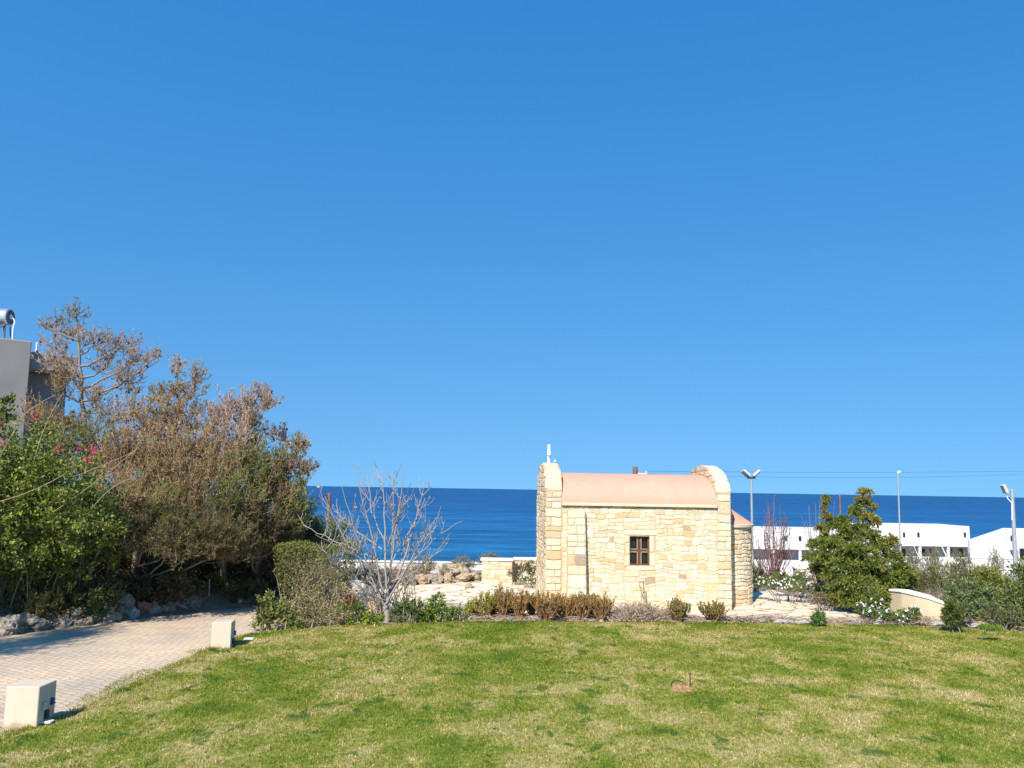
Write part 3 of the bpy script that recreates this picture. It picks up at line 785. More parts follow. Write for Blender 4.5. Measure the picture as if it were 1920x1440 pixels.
class Veg:
    """twigs and leaves of one plant"""
    def __init__(s, seed): s.rng = np.random.RandomState(seed); s.t = []; s.tc = []; s.lv = []; s.lf = []; s.lc = []; s.n = 0; s.fl = None
    def twig(s, P, r0, r1, c):
        s.t.append((np.asarray(P), np.linspace(r0, r1, len(P)))); s.tc.append(c)
    def leaves(s, P, D, L, W, C):
        v, f, c = leaf_quads(s.rng, P, D, L, W, C); s.lv.append(v); s.lf.append(f + s.n); s.lc.append(c); s.n += len(v)
    def along(s, paths, k, spread, Lr, Wr, pal, tmin=0.35, back=0.0):
        """k leaves on each path, pointing outwards along it"""
        rng = s.rng
        for P in paths:
            t = rng.uniform(tmin, 1, k) * (len(P) - 1); i = np.minimum(t.astype(int), len(P) - 2); f = (t - i)[:, None]
            q = P[i] * (1 - f) + P[i + 1] * f; d = unit(P[i + 1] - P[i]) + rng.normal(size=(k, 3)) * spread
            s.leaves(q, d, rng.uniform(*Lr, k), rng.uniform(*Wr, k), pal_cols(rng, k, pal))
    def build_twigs(s, name, parent, sides=4):
        order = {}
        # colours follow the grouping used by tubes()
        for (P, r), c in zip(s.t, s.tc): order.setdefault(len(P), []).append(c)
        V, F = tubes(s.t, sides)
        cc = []
        for m_, cl in order.items():
            for c in cl: cc.append(np.tile(np.asarray(c), (m_ * sides, 1)))
        return mesh_np(name, V, F, M['twig'], parent, np.concatenate(cc), smooth=True)
    def build_leaves(s, name, parent, m='leaf'):
        return mesh_np(name, np.concatenate(s.lv), np.concatenate(s.lf), M[m], parent, np.concatenate(s.lc))

GREY_BARK = (0.22, 0.185, 0.165); PINE_BARK = (0.20, 0.13, 0.10); PALE_BARK = (0.38, 0.33, 0.29)
DRY = [((0.28, 0.165, 0.075), 5), ((0.34, 0.19, 0.075), 3.5), ((0.20, 0.135, 0.08), 3), ((0.31, 0.24, 0.16), 2), ((0.12, 0.155, 0.03), 4.5), ((0.38, 0.21, 0.06), 1.4), ((0.20, 0.20, 0.06), 2)]
DRYOL = [((0.26, 0.165, 0.07), 4), ((0.15, 0.175, 0.035), 4), ((0.10, 0.14, 0.024), 4), ((0.30, 0.22, 0.11), 3), ((0.20, 0.14, 0.08), 2)]
DRYGREEN = [((0.12, 0.17, 0.025), 5), ((0.17, 0.20, 0.035), 4), ((0.26, 0.17, 0.08), 1.5), ((0.08, 0.13, 0.02), 3)]
GREENP = [((0.085, 0.14, 0.022), 5), ((0.12, 0.17, 0.028), 4), ((0.05, 0.095, 0.018), 4), ((0.17, 0.19, 0.04), 2)]
BOUG = [((0.112, 0.155, 0.022), 5), ((0.155, 0.19, 0.028), 4), ((0.07, 0.11, 0.018), 4), ((0.21, 0.20, 0.045), 1.5), ((0.045, 0.07, 0.014), 3)]
DARKG = [((0.045, 0.075, 0.018), 4), ((0.065, 0.10, 0.022), 3), ((0.10, 0.10, 0.04), 2), ((0.14, 0.09, 0.05), 2), ((0.03, 0.05, 0.014), 2)]
BROWNU = [((0.11, 0.07, 0.045), 4), ((0.075, 0.06, 0.035), 3), ((0.06, 0.075, 0.02), 3), ((0.16, 0.10, 0.06), 2)]

OCHRE = [((0.31, 0.20, 0.09), 4), ((0.25, 0.165, 0.08), 3), ((0.18, 0.17, 0.05), 2.5)]
PINKISH = [((0.34, 0.255, 0.20), 4), ((0.27, 0.19, 0.14), 3), ((0.33, 0.21, 0.10), 1.2), ((0.15, 0.17, 0.05), 0.8)]
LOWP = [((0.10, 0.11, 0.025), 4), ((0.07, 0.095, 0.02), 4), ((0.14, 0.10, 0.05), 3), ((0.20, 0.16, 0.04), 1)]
def pine(label, trunk_px, clusters, seed, pal=DRY, twig_c=(0.28, 0.19, 0.135), dens=1.0, cones=True, name='pine_tree', needles=20, group='pines behind the rock border', tr=0.10):
    """trunk_px: (px, py, Y) points upward; clusters: (px, py, Y, r[, palette])"""
    g = Veg(seed); rng = g.rng
    T = np.array([at(*p) for p in trunk_px])
    base = T[0].copy(); base[2] = float(terrain(base[0], base[1])); T[0] = base
    t = thing(name, label, 'tree', base, group=group)
    Tr = resample(T, 0.25); Tr[1:-1] += rng.normal(0, 0.015, (len(Tr) - 2, 3))
    tw = Veg(seed + 1)
    tw.twig(Tr, tr, 0.018, GREY_BARK)
    cone_p = []
    for cl in clusters:
        px, py, Yd, r = cl[:4]; pl = cl[4] if len(cl) > 4 else pal
        c = at(px, py, Yd); tcol = np.array(twig_c) * rng.uniform(0.85, 1.2); tone = rng.uniform(0.78, 1.3)
        if len(cl) == 4 and pal is not GREENP:
            u = rng.uniform(); lowc = py > 800
            pl = (pal if u < 0.5 else DRYGREEN if u < 0.74 else OCHRE if u < 0.88 else PINKISH) if lowc else (pal if u < 0.42 else PINKISH if u < 0.85 else OCHRE if u < 0.94 else DRYGREEN)
            if pl is PINKISH: tcol = np.array((0.36, 0.26, 0.215))
        if pl is DRYGREEN or pl is GREENP: tcol = np.array((0.20, 0.155, 0.10))
        pl = [(tuple(np.array(q[0]) * tone), q[1]) for q in pl]
        if py > 985: pl = LOWP; tcol = np.array((0.13, 0.095, 0.07))  # lowest clusters greener and darker, with crown shade put into the needle and twig colour
        # limb from a lower point of the trunk
        hz = c[2] - 0.45 * np.hypot(c[0] - np.interp(c[2], Tr[:, 2], Tr[:, 0]), c[1] - np.interp(c[2], Tr[:, 2], Tr[:, 1])) - 0.1
        hz = np.clip(hz, T[0][2] + 0.25, T[-1][2] - 0.05)
        i = int(np.argmin(np.abs(Tr[:, 2] - hz))); s0 = Tr[i]
        mid = (s0 + c) / 2 + np.array([0, 0, -0.12 * np.linalg.norm(c - s0)])
        limb = bez(s0, mid, c, 7); limb[1:-1] += rng.normal(0, 0.02, (5, 3))
        tw.twig(limb, 0.022 + 0.018 * r, 0.010, GREY_BARK)
        n = int((36 if py < 850 else 46) * dens * (r ** 2) * 2.2 + 8)
        off = ball(rng, n, 2.0); tips = c + off * r * np.array([0.92, 0.92, 0.86])
        tips[:, 2] += 0.15 * r
        k = rng.randint(2, 7, n)
        st = limb[k] * 0.5 + (c + off * r * 0.25) * 0.5
        paths = []
        for a, b in zip(st, tips):
            m_ = (a + b) / 2 + np.array([0, 0, -0.12]) * np.linalg.norm(b - a) + rng.normal(0, 0.09, 3) * np.linalg.norm(b - a)
            P = bez(a, m_, b, 5); paths.append(P)
            tw.twig(P, 0.008, 0.003, tcol * rng.uniform(0.75, 1.25))
            # side sprigs turning upward
            for q in range(4):
                u = rng.randint(2, 5); p0 = P[u]; d = unit(unit(P[u] - P[u - 1]) + rng.normal(0, 0.8, 3) + np.array([0, 0, 0.45]))
                P2 = np.stack([p0, p0 + d * 0.1 * (0.6 + r), p0 + (d + np.array([0, 0, 0.4])) * 0.2 * (0.6 + r * 0.6)])
                paths.append(P2); tw.twig(P2, 0.006, 0.0025, tcol * rng.uniform(0.75, 1.3))
        g.along(paths, max(2, int(needles / 4) + (4 if py > 700 else 0)), 0.6, (0.035, 0.085), (0.008, 0.018), pl, 0.25)
        # fuller tufts at some tips
        for P in paths[::7]:
            kk = 16; g.leaves(np.repeat(P[-1][None], kk, 0), unit(P[-1] - P[-2]) * 0.6 + rng.normal(size=(kk, 3)) * 0.7, rng.uniform(0.06, 0.11, kk), rng.uniform(0.008, 0.014, kk), pal_cols(rng, kk, pl))
        if cones: cone_p += [P[-2] + rng.normal(0, 0.02, 3) for P in paths[::9]]
    tw.build_twigs('trunk', t)
    FF = [np.concatenate(g.lf)]; VV = [np.concatenate(g.lv)]; CC = [np.concatenate(g.lc)]
    if cones and cone_p:
        cp = np.array(cone_p); d = np.array([[1, 0, 0], [-1, 0, 0], [0, 1, 0], [0, -1, 0], [0, 0, 1.5], [0, 0, -1.2]]) * 0.026
        V = (cp[:, None] + d[None] * rng.uniform(0.7, 1.3, (len(cp), 1, 1))).reshape(-1, 3)
        f = np.array([(0, 2, 4), (2, 1, 4), (1, 3, 4), (3, 0, 4), (2, 0, 5), (1, 2, 5), (3, 1, 5), (0, 3, 5)])
        F = (f[None] + 6 * np.arange(len(cp))[:, None, None]).reshape(-1, 3)
        VV.append(V); FF.append(F + len(VV[0])); CC.append(np.repeat(pal_cols(rng, len(cp), [((0.10, 0.055, 0.035), 3), ((0.17, 0.09, 0.05), 1)]), 6, 0))
    mesh_np('crown', np.concatenate(VV), FF, M['leaf'], t, np.concatenate(CC))
    return t

def bush(name, label, cat, base, blobs, seed, pal, n, Lr=(0.04, 0.08), Wr=(0.02, 0.04), twig_c=GREY_BARK, stems=14, up=0.4, group=None, twigs_per=40, surf=2.6, leafpart='foliage', stem_r=0.014, sprig=0.0):
    """rounded bush: blobs are world centres and radii (x, y, z, rx, ry, rz)"""
    g = Veg(seed); rng = g.rng
    t = thing(name, label, cat, base, group=group)
    base = np.asarray(base, float)
    vol = np.array([b[3] * b[4] * b[5] for b in blobs]) ** 0.7; vol /= vol.sum()
    for b, fr in zip(blobs, vol):
        c = np.array(b[:3]); r = np.array(b[3:])
        for q in range(max(2, int(stems * fr)) if stems else 0):
            s0 = base + np.array([rng.uniform(-0.5, 0.5) * r[0], rng.uniform(-0.5, 0.5) * r[1], 0]) + np.array([(c[0] - base[0]) * 0.5, (c[1] - base[1]) * 0.5, 0.0])
            s0[2] = min(base[2], s0[2])
            e = c + ball(rng, 1, 3)[0] * r * 0.85
            g.twig(bez(s0, np.array([s0[0] * .6 + e[0] * .4, s0[1] * .6 + e[1] * .4, (s0[2] + e[2]) / 2 + 0.1]), e, 5), stem_r, stem_r * 0.35, np.array(twig_c) * rng.uniform(0.8, 1.2))
        m_ = int(twigs_per * fr) + 4
        off = ball(rng, m_, surf); paths = []
        for o in off:
            e = c + o * r * (1 + sprig * rng.uniform(0, 1)); a = c + o * r * 0.45 + np.array([0, 0, -0.1 * r[2]])
            P = bez(a, (a + e) / 2 + rng.normal(0, 0.03, 3), e, 4); paths.append(P); g.twig(P, stem_r * 0.42, stem_r * 0.18, np.array(twig_c) * rng.uniform(0.7, 1.3))
        # leaf clumps: leaves gather round twig points so that gaps stay between clumps
        k = int(n * fr); cl = rng.randint(0, m_, k); f = rng.uniform(0.35, 1.0, (k, 1))
        Pt = np.array(paths)[cl, 3] * f + np.array(paths)[cl, 0] * (1 - f)
        Pt = Pt + rng.normal(0, 1, (k, 3)) * r * 0.085
        d = off[cl] + rng.normal(0, 0.7, (k, 3)) + np.array([0, 0, up])
        tone = rng.uniform(0.72, 1.28, m_)[cl][:, None]
        g.leaves(Pt, d, rng.uniform(*Lr, k), rng.uniform(*Wr, k), pal_cols(rng, k, pal) * tone)
    g.build_twigs('stem', t)
    g.build_leaves(leafpart, t)
    return t, g

# ------------------------------------------------------------------ the thicket on the left
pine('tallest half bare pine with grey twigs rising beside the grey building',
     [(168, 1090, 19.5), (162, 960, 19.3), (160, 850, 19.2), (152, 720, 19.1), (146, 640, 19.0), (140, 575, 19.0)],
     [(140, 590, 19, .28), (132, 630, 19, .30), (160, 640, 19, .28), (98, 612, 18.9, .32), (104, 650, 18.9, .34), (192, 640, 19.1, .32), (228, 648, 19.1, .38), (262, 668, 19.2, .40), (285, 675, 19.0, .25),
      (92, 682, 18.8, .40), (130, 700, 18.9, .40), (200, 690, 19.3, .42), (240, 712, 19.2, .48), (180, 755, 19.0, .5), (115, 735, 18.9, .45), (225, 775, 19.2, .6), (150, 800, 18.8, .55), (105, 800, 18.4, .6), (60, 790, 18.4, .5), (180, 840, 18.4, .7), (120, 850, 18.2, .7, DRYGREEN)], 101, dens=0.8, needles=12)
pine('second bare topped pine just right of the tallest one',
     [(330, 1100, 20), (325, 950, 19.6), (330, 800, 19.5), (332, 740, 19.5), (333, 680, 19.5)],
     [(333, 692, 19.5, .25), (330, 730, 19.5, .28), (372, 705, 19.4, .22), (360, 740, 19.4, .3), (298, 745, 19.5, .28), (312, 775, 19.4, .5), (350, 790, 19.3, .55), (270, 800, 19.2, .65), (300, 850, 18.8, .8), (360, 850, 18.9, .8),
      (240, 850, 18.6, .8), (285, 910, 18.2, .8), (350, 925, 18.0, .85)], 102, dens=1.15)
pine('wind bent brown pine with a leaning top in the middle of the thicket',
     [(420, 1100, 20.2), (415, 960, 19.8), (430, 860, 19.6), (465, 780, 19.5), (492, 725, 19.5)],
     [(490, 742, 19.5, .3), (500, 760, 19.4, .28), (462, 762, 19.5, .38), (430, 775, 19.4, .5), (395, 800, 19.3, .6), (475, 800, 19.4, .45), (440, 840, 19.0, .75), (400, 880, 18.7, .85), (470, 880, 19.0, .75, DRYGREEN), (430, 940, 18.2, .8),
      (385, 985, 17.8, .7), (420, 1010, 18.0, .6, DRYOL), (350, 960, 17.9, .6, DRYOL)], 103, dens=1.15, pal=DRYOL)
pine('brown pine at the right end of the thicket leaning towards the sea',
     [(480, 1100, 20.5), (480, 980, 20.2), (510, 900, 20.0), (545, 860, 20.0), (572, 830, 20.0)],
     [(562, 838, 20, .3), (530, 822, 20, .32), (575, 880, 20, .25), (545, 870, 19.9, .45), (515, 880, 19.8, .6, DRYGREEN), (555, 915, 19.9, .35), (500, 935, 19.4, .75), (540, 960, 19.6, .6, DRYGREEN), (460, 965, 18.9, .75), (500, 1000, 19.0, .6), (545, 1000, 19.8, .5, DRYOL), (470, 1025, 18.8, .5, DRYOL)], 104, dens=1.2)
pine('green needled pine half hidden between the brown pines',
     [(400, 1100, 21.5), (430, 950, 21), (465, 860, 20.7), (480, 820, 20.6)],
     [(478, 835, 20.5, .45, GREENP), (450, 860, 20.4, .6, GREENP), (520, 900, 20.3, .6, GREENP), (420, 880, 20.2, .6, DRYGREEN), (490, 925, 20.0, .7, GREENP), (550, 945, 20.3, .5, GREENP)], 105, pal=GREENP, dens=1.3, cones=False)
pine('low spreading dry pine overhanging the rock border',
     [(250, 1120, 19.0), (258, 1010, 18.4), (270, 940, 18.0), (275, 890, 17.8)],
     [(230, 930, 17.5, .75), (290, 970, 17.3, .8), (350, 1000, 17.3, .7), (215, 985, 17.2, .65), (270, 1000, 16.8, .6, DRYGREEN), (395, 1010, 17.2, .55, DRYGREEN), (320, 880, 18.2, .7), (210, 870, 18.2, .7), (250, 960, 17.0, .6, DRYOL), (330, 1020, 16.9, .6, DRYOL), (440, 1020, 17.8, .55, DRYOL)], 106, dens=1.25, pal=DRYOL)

def bougainvillea():
    g0 = at(60, 1100, 17.0); g0[2] = float(terrain(g0[0], g0[1]))
    bl = [(-60, 800, 16.6, .9), (30, 850, 16.2, 1.0), (110, 900, 16.0, .9), (20, 950, 15.7, 1.0), (150, 960, 15.9, .85), (90, 990, 15.6, .8), (190, 985, 16.4, .6), (-50, 920, 15.6, 1.1), (0, 1030, 15.6, .7), (5, 765, 16.6, .32), (80, 1045, 16.2, .6), (150, 1045, 16.6, .6), (-40, 1050, 16.0, .7), (215, 1030, 17.0, .5)]
    blobs = []
    for px, py, Yd, r in bl:
        c = at(px, py, Yd); blobs.append((*c, r, r * 0.9, r * 0.85))
    t, g = bush('bougainvillea', 'large green bougainvillea with a few magenta flowers at the left edge', 'shrub', g0, blobs, 121, BOUG, 33000, (0.05, 0.09), (0.028, 0.05), stems=30, twig_c=(0.17, 0.13, 0.10), twigs_per=520, up=0.3, sprig=0.15)
    rng = np.random.RandomState(4)
    for px, py, Yd, k in ((65, 778, 16.0, 26), (105, 788, 16.2, 10), (0, 800, 15.9, 14), (112, 842, 15.5, 14), (147, 840, 15.4, 20), (175, 846, 15.4, 34), (163, 863, 15.3, 22), (133, 868, 15.4, 12), (258, 935, 16.4, 10), (8, 828, 15.3, 8), (185, 905, 15.6, 6)):
        V = Veg(9 + k + px); k = int(k * .75); c = at(px, py, Yd); P = c + rng.normal(0, 0.05, (k, 3))
        V.leaves(P, rng.normal(size=(k, 3)) + np.array([0, -0.3, 0.5]), rng.uniform(0.035, 0.065, k), rng.uniform(0.03, 0.05, k), pal_cols(rng, k, [((0.55, 0.03, 0.16), 3), ((0.65, 0.06, 0.22), 2), ((0.42, 0.04, 0.10), 2)]))
        V.build_leaves('flower_cluster', t, 'petal')
    # long bare arching canes
    C = Veg(77)
    for a, b, c in (((120, 900, 15.8), (180, 880, 15.6), (255, 845, 15.7)), ((100, 960, 15.5), (190, 900, 15.5), (260, 838, 15.9)), ((150, 985, 15.5), (200, 905, 15.4), (250, 897, 15.6)), ((20, 800, 16), (60, 760, 16), (105, 740, 16.2)), ((60, 880, 15.7), (80, 790, 15.8), (120, 735, 16)), ((-10, 880, 15.4), (10, 830, 15.5), (40, 790, 15.6)), ((0, 940, 15), (60, 925, 15), (120, 890, 15.2))):
        C.twig(bez(at(*a), at(*b), at(*c), 8), 0.007, 0.004, (0.30, 0.24, 0.18))
    C.build_twigs('cane', t)
bougainvillea()

# dark undergrowth below the crowns
def pxbush(name, label, px, py_base, Yd, blobs_px, seed, pal, n, cat='shrub', group=None, **kw):
    b = at(px, py_base, Yd); b[2] = float(terrain(b[0], b[1]))
    bl = []
    for q in blobs_px:
        x, y, r = q[0], q[1], q[2]; yy = Yd + (q[3] if len(q) > 3 else 0); rz = q[4] if len(q) > 4 else r * 0.9
        c = at(x, y, yy); bl.append((*c, r, r * 0.8, rz))
    return bush(name, label, cat, b, bl, seed, pal, n, group=group, **kw)[0]
UG = 'dark undergrowth under the pines'
RUST = [((0.16, 0.12, 0.045), 4), ((0.10, 0.12, 0.03), 4), ((0.24, 0.15, 0.06), 2), ((0.06, 0.085, 0.02), 3)]
pxbush('undergrowth_shrub', 'rust tinged broom bush behind the leftmost rocks', 40, 1165, 16.6, [(-30, 1085, .75), (50, 1105, .7), (110, 1125, .55)], 131, RUST, 13300, Lr=(0.06, 0.14), Wr=(0.014, 0.028), up=1.0, twigs_per=416, group=UG, twig_c=(0.13, 0.10, 0.08))
pxbush('undergrowth_shrub', 'dark leafy shrub under the bougainvillea', 60, 1140, 18.2, [(0, 1040, .9), (90, 1050, .8), (140, 1090, .6)], 132, DARKG, 13300, Lr=(0.05, 0.09), Wr=(0.025, 0.04), twigs_per=320, group=UG, twig_c=(0.13, 0.10, 0.08))
pxbush('undergrowth_shrub', 'brownish thicket shrub beside the leaning pale stem', 220, 1140, 19.0, [(190, 1040, .8), (250, 1070, .75), (220, 1100, .6)], 133, BROWNU, 12350, Lr=(0.05, 0.1), Wr=(0.02, 0.04), twigs_per=416, group=UG, twig_c=(0.13, 0.10, 0.08))
pxbush('undergrowth_shrub', 'dim olive shrub behind the tall middle rocks', 320, 1130, 18.9, [(290, 1085, .6), (340, 1100, .5), (310, 1050, .7, .5)], 134, DARKG, 11400, Lr=(0.05, 0.1), Wr=(0.02, 0.042), twigs_per=352, group=UG, twig_c=(0.13, 0.10, 0.08))
pxbush('undergrowth_shrub', 'dark thicket shrub at the far bend of the path', 420, 1120, 20.6, [(400, 1050, .9), (450, 1075, .8), (480, 1040, .8), (360, 1060, .8)], 135, BROWNU, 15200, Lr=(0.05, 0.1), Wr=(0.02, 0.042), twigs_per=480, group=UG, twig_c=(0.13, 0.10, 0.08))
pxbush('undergrowth_shrub', 'dark green shrub between the path bend and clipped hedge', 520, 1110, 21.5, [(500, 1030, 1.0), (560, 1000, .8), (530, 1075, .8), (590, 1010, .6)], 136, DARKG, 17100, Lr=(0.05, 0.1), Wr=(0.015, 0.03), twigs_per=480, group=UG, twig_c=(0.13, 0.10, 0.08))
pxbush('undergrowth_shrub', 'deep back layer of dark shrubs behind all the pines', 260, 1060, 23.5, [(-40, 960, 1.6), (80, 980, 1.6), (200, 990, 1.5), (320, 1000, 1.5), (430, 1000, 1.4), (140, 900, 1.2), (300, 920, 1.2)], 137, DARKG, 26600, Lr=(0.08, 0.15), Wr=(0.03, 0.06), twigs_per=672, group=UG, twig_c=(0.13, 0.10, 0.08))
pxbush('undergrowth_shrub', 'low dark thorny shrub right behind the left border rocks', 110, 1160, 16.9, [(60, 1120, .5), (130, 1115, .45), (190, 1110, .45)], 141, DARKG, 8000, Lr=(0.05, 0.09), Wr=(0.018, 0.036), twigs_per=260, group=UG, twig_c=(0.14, 0.11, 0.09))
pxbush('undergrowth_shrub', 'low brown shrub right behind the middle border rocks', 270, 1140, 18.2, [(230, 1105, .45), (285, 1110, .4), (330, 1100, .4)], 142, BROWNU, 7000, Lr=(0.05, 0.09), Wr=(0.018, 0.036), twigs_per=240, group=UG, twig_c=(0.14, 0.11, 0.09))
pxbush('undergrowth_shrub', 'dark weeds behind the far border rocks by the path bend', 430, 1135, 19.6, [(400, 1105, .4), (440, 1110, .35), (475, 1110, .35)], 143, DARKG, 5000, Lr=(0.05, 0.09), Wr=(0.018, 0.036), twigs_per=200, group=UG, twig_c=(0.14, 0.11, 0.09))
pxbush('undergrowth_shrub', 'dark bristly plants close behind the leftmost border rocks', 20, 1160, 16.2, [(-15, 1136, .32), (30, 1138, .30), (75, 1134, .30)], 144, RUST, 5500, Lr=(0.05, 0.11), Wr=(0.012, 0.026), twigs_per=220, group=UG, twig_c=(0.13, 0.10, 0.08), up=0.8)
pxbush('fresh_shrub', 'small bright green grassy clump behind the left rocks', 150, 1150, 16.9, [(140, 1143, .22), (180, 1142, .22), (165, 1135, .2)], 138, [((0.06, 0.13, 0.015), 3), ((0.09, 0.17, 0.02), 2)], 1600, Lr=(0.08, 0.18), Wr=(0.008, 0.014), up=2.0)
pxbush('juniper_shrub', 'dark green juniper at the seaward tip of the thicket', 570, 1050, 23.0, [(560, 955, .55), (575, 1000, .7), (545, 1010, .7), (560, 925, .25)], 139, [((0.05, 0.09, 0.03), 4), ((0.03, 0.06, 0.02), 3), ((0.09, 0.12, 0.04), 2)], 6000, Lr=(0.05, 0.11), Wr=(0.014, 0.03), twigs_per=200)
pxbush('olive_shrub', 'soft grey green shrub below the brown utility pole', 620, 1060, 25, [(605, 1000, .65), (640, 1015, .5), (590, 1040, .7), (635, 985, .35)], 140, [((0.11, 0.15, 0.04), 4), ((0.16, 0.19, 0.06), 3), ((0.06, 0.085, 0.025), 3)], 5000, Lr=(0.05, 0.1), Wr=(0.014, 0.028), twigs_per=170)

# leaning pale stem, stake, teal sign
g = Veg(51); b = at(150, 1140, 17.6); b[2] = float(terrain(b[0], b[1])) - 0.05
t = thing('sapling', 'leaning pale bare sapling stem behind the rock border', 'sapling', b)
P = np.array([b, at(158, 1100, 17.5), at(170, 1070, 17.4), at(186, 1032, 17.3)]); P = resample(P, 0.15); P += g.rng.normal(0, 0.008, P.shape)
g.twig(P, 0.035, 0.02, (0.42, 0.38, 0.32)); g.build_twigs('trunk', t, 6)
g = Veg(52)
for q in range(7):
    a = P[-1]; d = unit(np.array([g.rng.normal(), g.rng.normal() * 0.5, 1.2])); g.twig(bez(a, a + d * 0.25, a + d * 0.5 + np.array([0, 0, 0.1]), 4), 0.012, 0.005, (0.36, 0.31, 0.26))
g.build_twigs('crown', t)
b = gnd(391, 1139); mb = MB(); mb.tube([b + np.array([0, 0, -0.1]), at(393, 1086, b[1])], 0.014, 6)
tag(mb.build('metal_stake', M['galv'], loc=b), 'thin grey metal stake between the far rocks of the border', 'stake')
b = at(203, 1041, 18.0); t = thing('small_sign', 'small teal sign board hanging in the dark thicket', 'sign', (b[0], b[1], float(terrain(b[0], b[1]))))
mb = MB(); mb.bbox(b[0] - 0.075, b[0] + 0.075, b[1] - 0.01, b[1] + 0.01, b[2] - 0.13, b[2] + 0.13, 0.004); mb.build('board', M['teal'], t)
mb = MB()
for dz in (-0.06, 0.0, 0.06): mb.box(b[0] - 0.055, b[0] + 0.055, b[1] - 0.0135, b[1] - 0.0105, b[2] + dz - 0.012, b[2] + dz + 0.012)
mb.build('marking', M['teal_light'], t)
mb = MB(); mb.tube([(b[0], b[1] + 0.04, float(terrain(b[0], b[1])) - 0.1), (b[0], b[1] + 0.04, b[2] + 0.1)], 0.025, 8); mb.build('post', M['oldwood'], t)

# trees that stand left of the frame and throw their shade on the path and undergrowth
pine('tall pine standing left of the path outside the picture', [(-860, 1500, 9.0), (-850, 700, 9.0), (-840, 200, 9.0)],
     [(-850, 250, 9, .7), (-780, 330, 9.2, .8), (-920, 400, 8.8, .9), (-720, 470, 9.3, .8), (-800, 520, 9, .9), (-680, 400, 9.4, .45)], 151, dens=1.2, cones=False, tr=0.13)
pine('broad pine standing left of the rocks outside the picture', [(-330, 1250, 13.2), (-330, 1000, 13.2), (-320, 790, 13.2)],
     [(-320, 815, 13.2, .6), (-400, 830, 13, .8), (-230, 840, 13.6, .55), (-300, 860, 13.2, .8), (-240, 900, 13.6, .6), (-165, 870, 14.2, .45)], 153, dens=1.3, cones=False, tr=0.13)

# ------------------------------------------------------------------ rocks
def rock_mesh(seed, m, sub=4, rough=0.55):
    bm = bmesh.new(); bmesh.ops.create_icosphere(bm, subdivisions=sub, radius=1.0)
    rng = random.Random(seed); off = Vector((rng.uniform(-50, 50), rng.uniform(-50, 50), rng.uniform(-50, 50)))
    planes = [(Vector((rng.gauss(0, 1), rng.gauss(0, 1), rng.gauss(0, 0.8))).normalized(), rng.uniform(0.55, 0.9)) for _ in range(14)]
    for v in bm.verts:
        p = v.co.copy()
        for nn, dd in planes:
            e = p.dot(nn) - dd
            if e > 0: p -= nn * e * 0.85
        d = mnoise.fractal(p * 1.6 + off, 1.0, 2.0, 4) * rough * 0.55 + mnoise.noise(p * 5 + off) * 0.06 - abs(mnoise.noise(p * 2.6 + off * 2)) * 0.30 - max(0.0, mnoise.noise(p * 6.5 + off)) * 0.16
        v.co = p * (1 + d)
    me = bpy.data.meshes.new('boulder'); bm.to_mesh(me); bm.free(); me.materials.append(m)
    return me
ROCKS = {k: [rock_mesh(s + 10 * j, M[k]) for s in range(5)] for j, k in enumerate(('rock', 'rock_tan', 'rock_red', 'rock_white'))}
def rock(loc, size, kind, rng, label, group=None, name='boulder', flat=0.7):
    o = bpy.data.objects.new(name, rng.choice(ROCKS[kind])); COL.objects.link(o)
    o.location = [float(c) for c in loc]; o.rotation_euler = (rng.uniform(-.25, .25), rng.uniform(-.25, .25), rng.uniform(0, 6.3))
    o.scale = (size * rng.uniform(0.85, 1.15), size * rng.uniform(0.85, 1.15), size * flat * rng.uniform(0.85, 1.2))
    return tag(o, label, 'rock', group)
ORD = ['first', 'second', 'third', 'fourth', 'fifth', 'sixth', 'seventh', 'eighth', 'ninth', 'tenth', 'eleventh', 'twelfth', 'thirteenth', 'fourteenth', 'fifteenth', 'sixteenth', 'seventeenth', 'eighteenth', 'nineteenth', 'twentieth',
       'twenty-first', 'twenty-second', 'twenty-third', 'twenty-fourth', 'twenty-fifth', 'twenty-sixth', 'twenty-seventh', 'twenty-eighth', 'twenty-ninth', 'thirtieth', 'thirty-first', 'thirty-second', 'thirty-third', 'thirty-fourth', 'thirty-fifth', 'thirty-sixth']
rng = random.Random(31)
# (px, py of the foot, radius m, kind)
BORDER = [(6, 1190, .36, 'rock'), (28, 1188, .22, 'rock'), (50, 1182, .34, 'rock'), (72, 1182, .24, 'rock'), (92, 1177, .27, 'rock'), (112, 1176, .24, 'rock'), (130, 1174, .28, 'rock'), (148, 1174, .16, 'rock_tan'), (160, 1172, .20, 'rock_tan'),
          (178, 1168, .22, 'rock'), (196, 1168, .26, 'rock'), (212, 1166, .18, 'rock_tan'), (230, 1160, .27, 'rock'), (246, 1160, .2, 'rock_white'), (258, 1156, .30, 'rock_red'), (276, 1154, .30, 'rock'), (296, 1152, .26, 'rock'), (314, 1150, .24, 'rock'),
          (334, 1146, .34, 'rock_white'), (352, 1144, .36, 'rock'), (372, 1140, .36, 'rock_tan'), (398, 1138, .24, 'rock'), (412, 1138, .2, 'rock'), (430, 1136, .2, 'rock'), (450, 1136, .24, 'rock'), (468, 1136, .2, 'rock')]
word = {'rock': 'grey', 'rock_tan': 'tan', 'rock_red': 'reddish', 'rock_white': 'pale grey'}
for i, (px, py, r, k) in enumerate(BORDER):
    r *= 0.76; p = gnd(px, py); p[1] += r * 0.5; p[2] = r * 0.42
    rock(p, r, k, rng, '%s weathered rock, %s from the left in the border along the path' % (word[k], ORD[i]), 'rocks edging the path', flat=0.85)
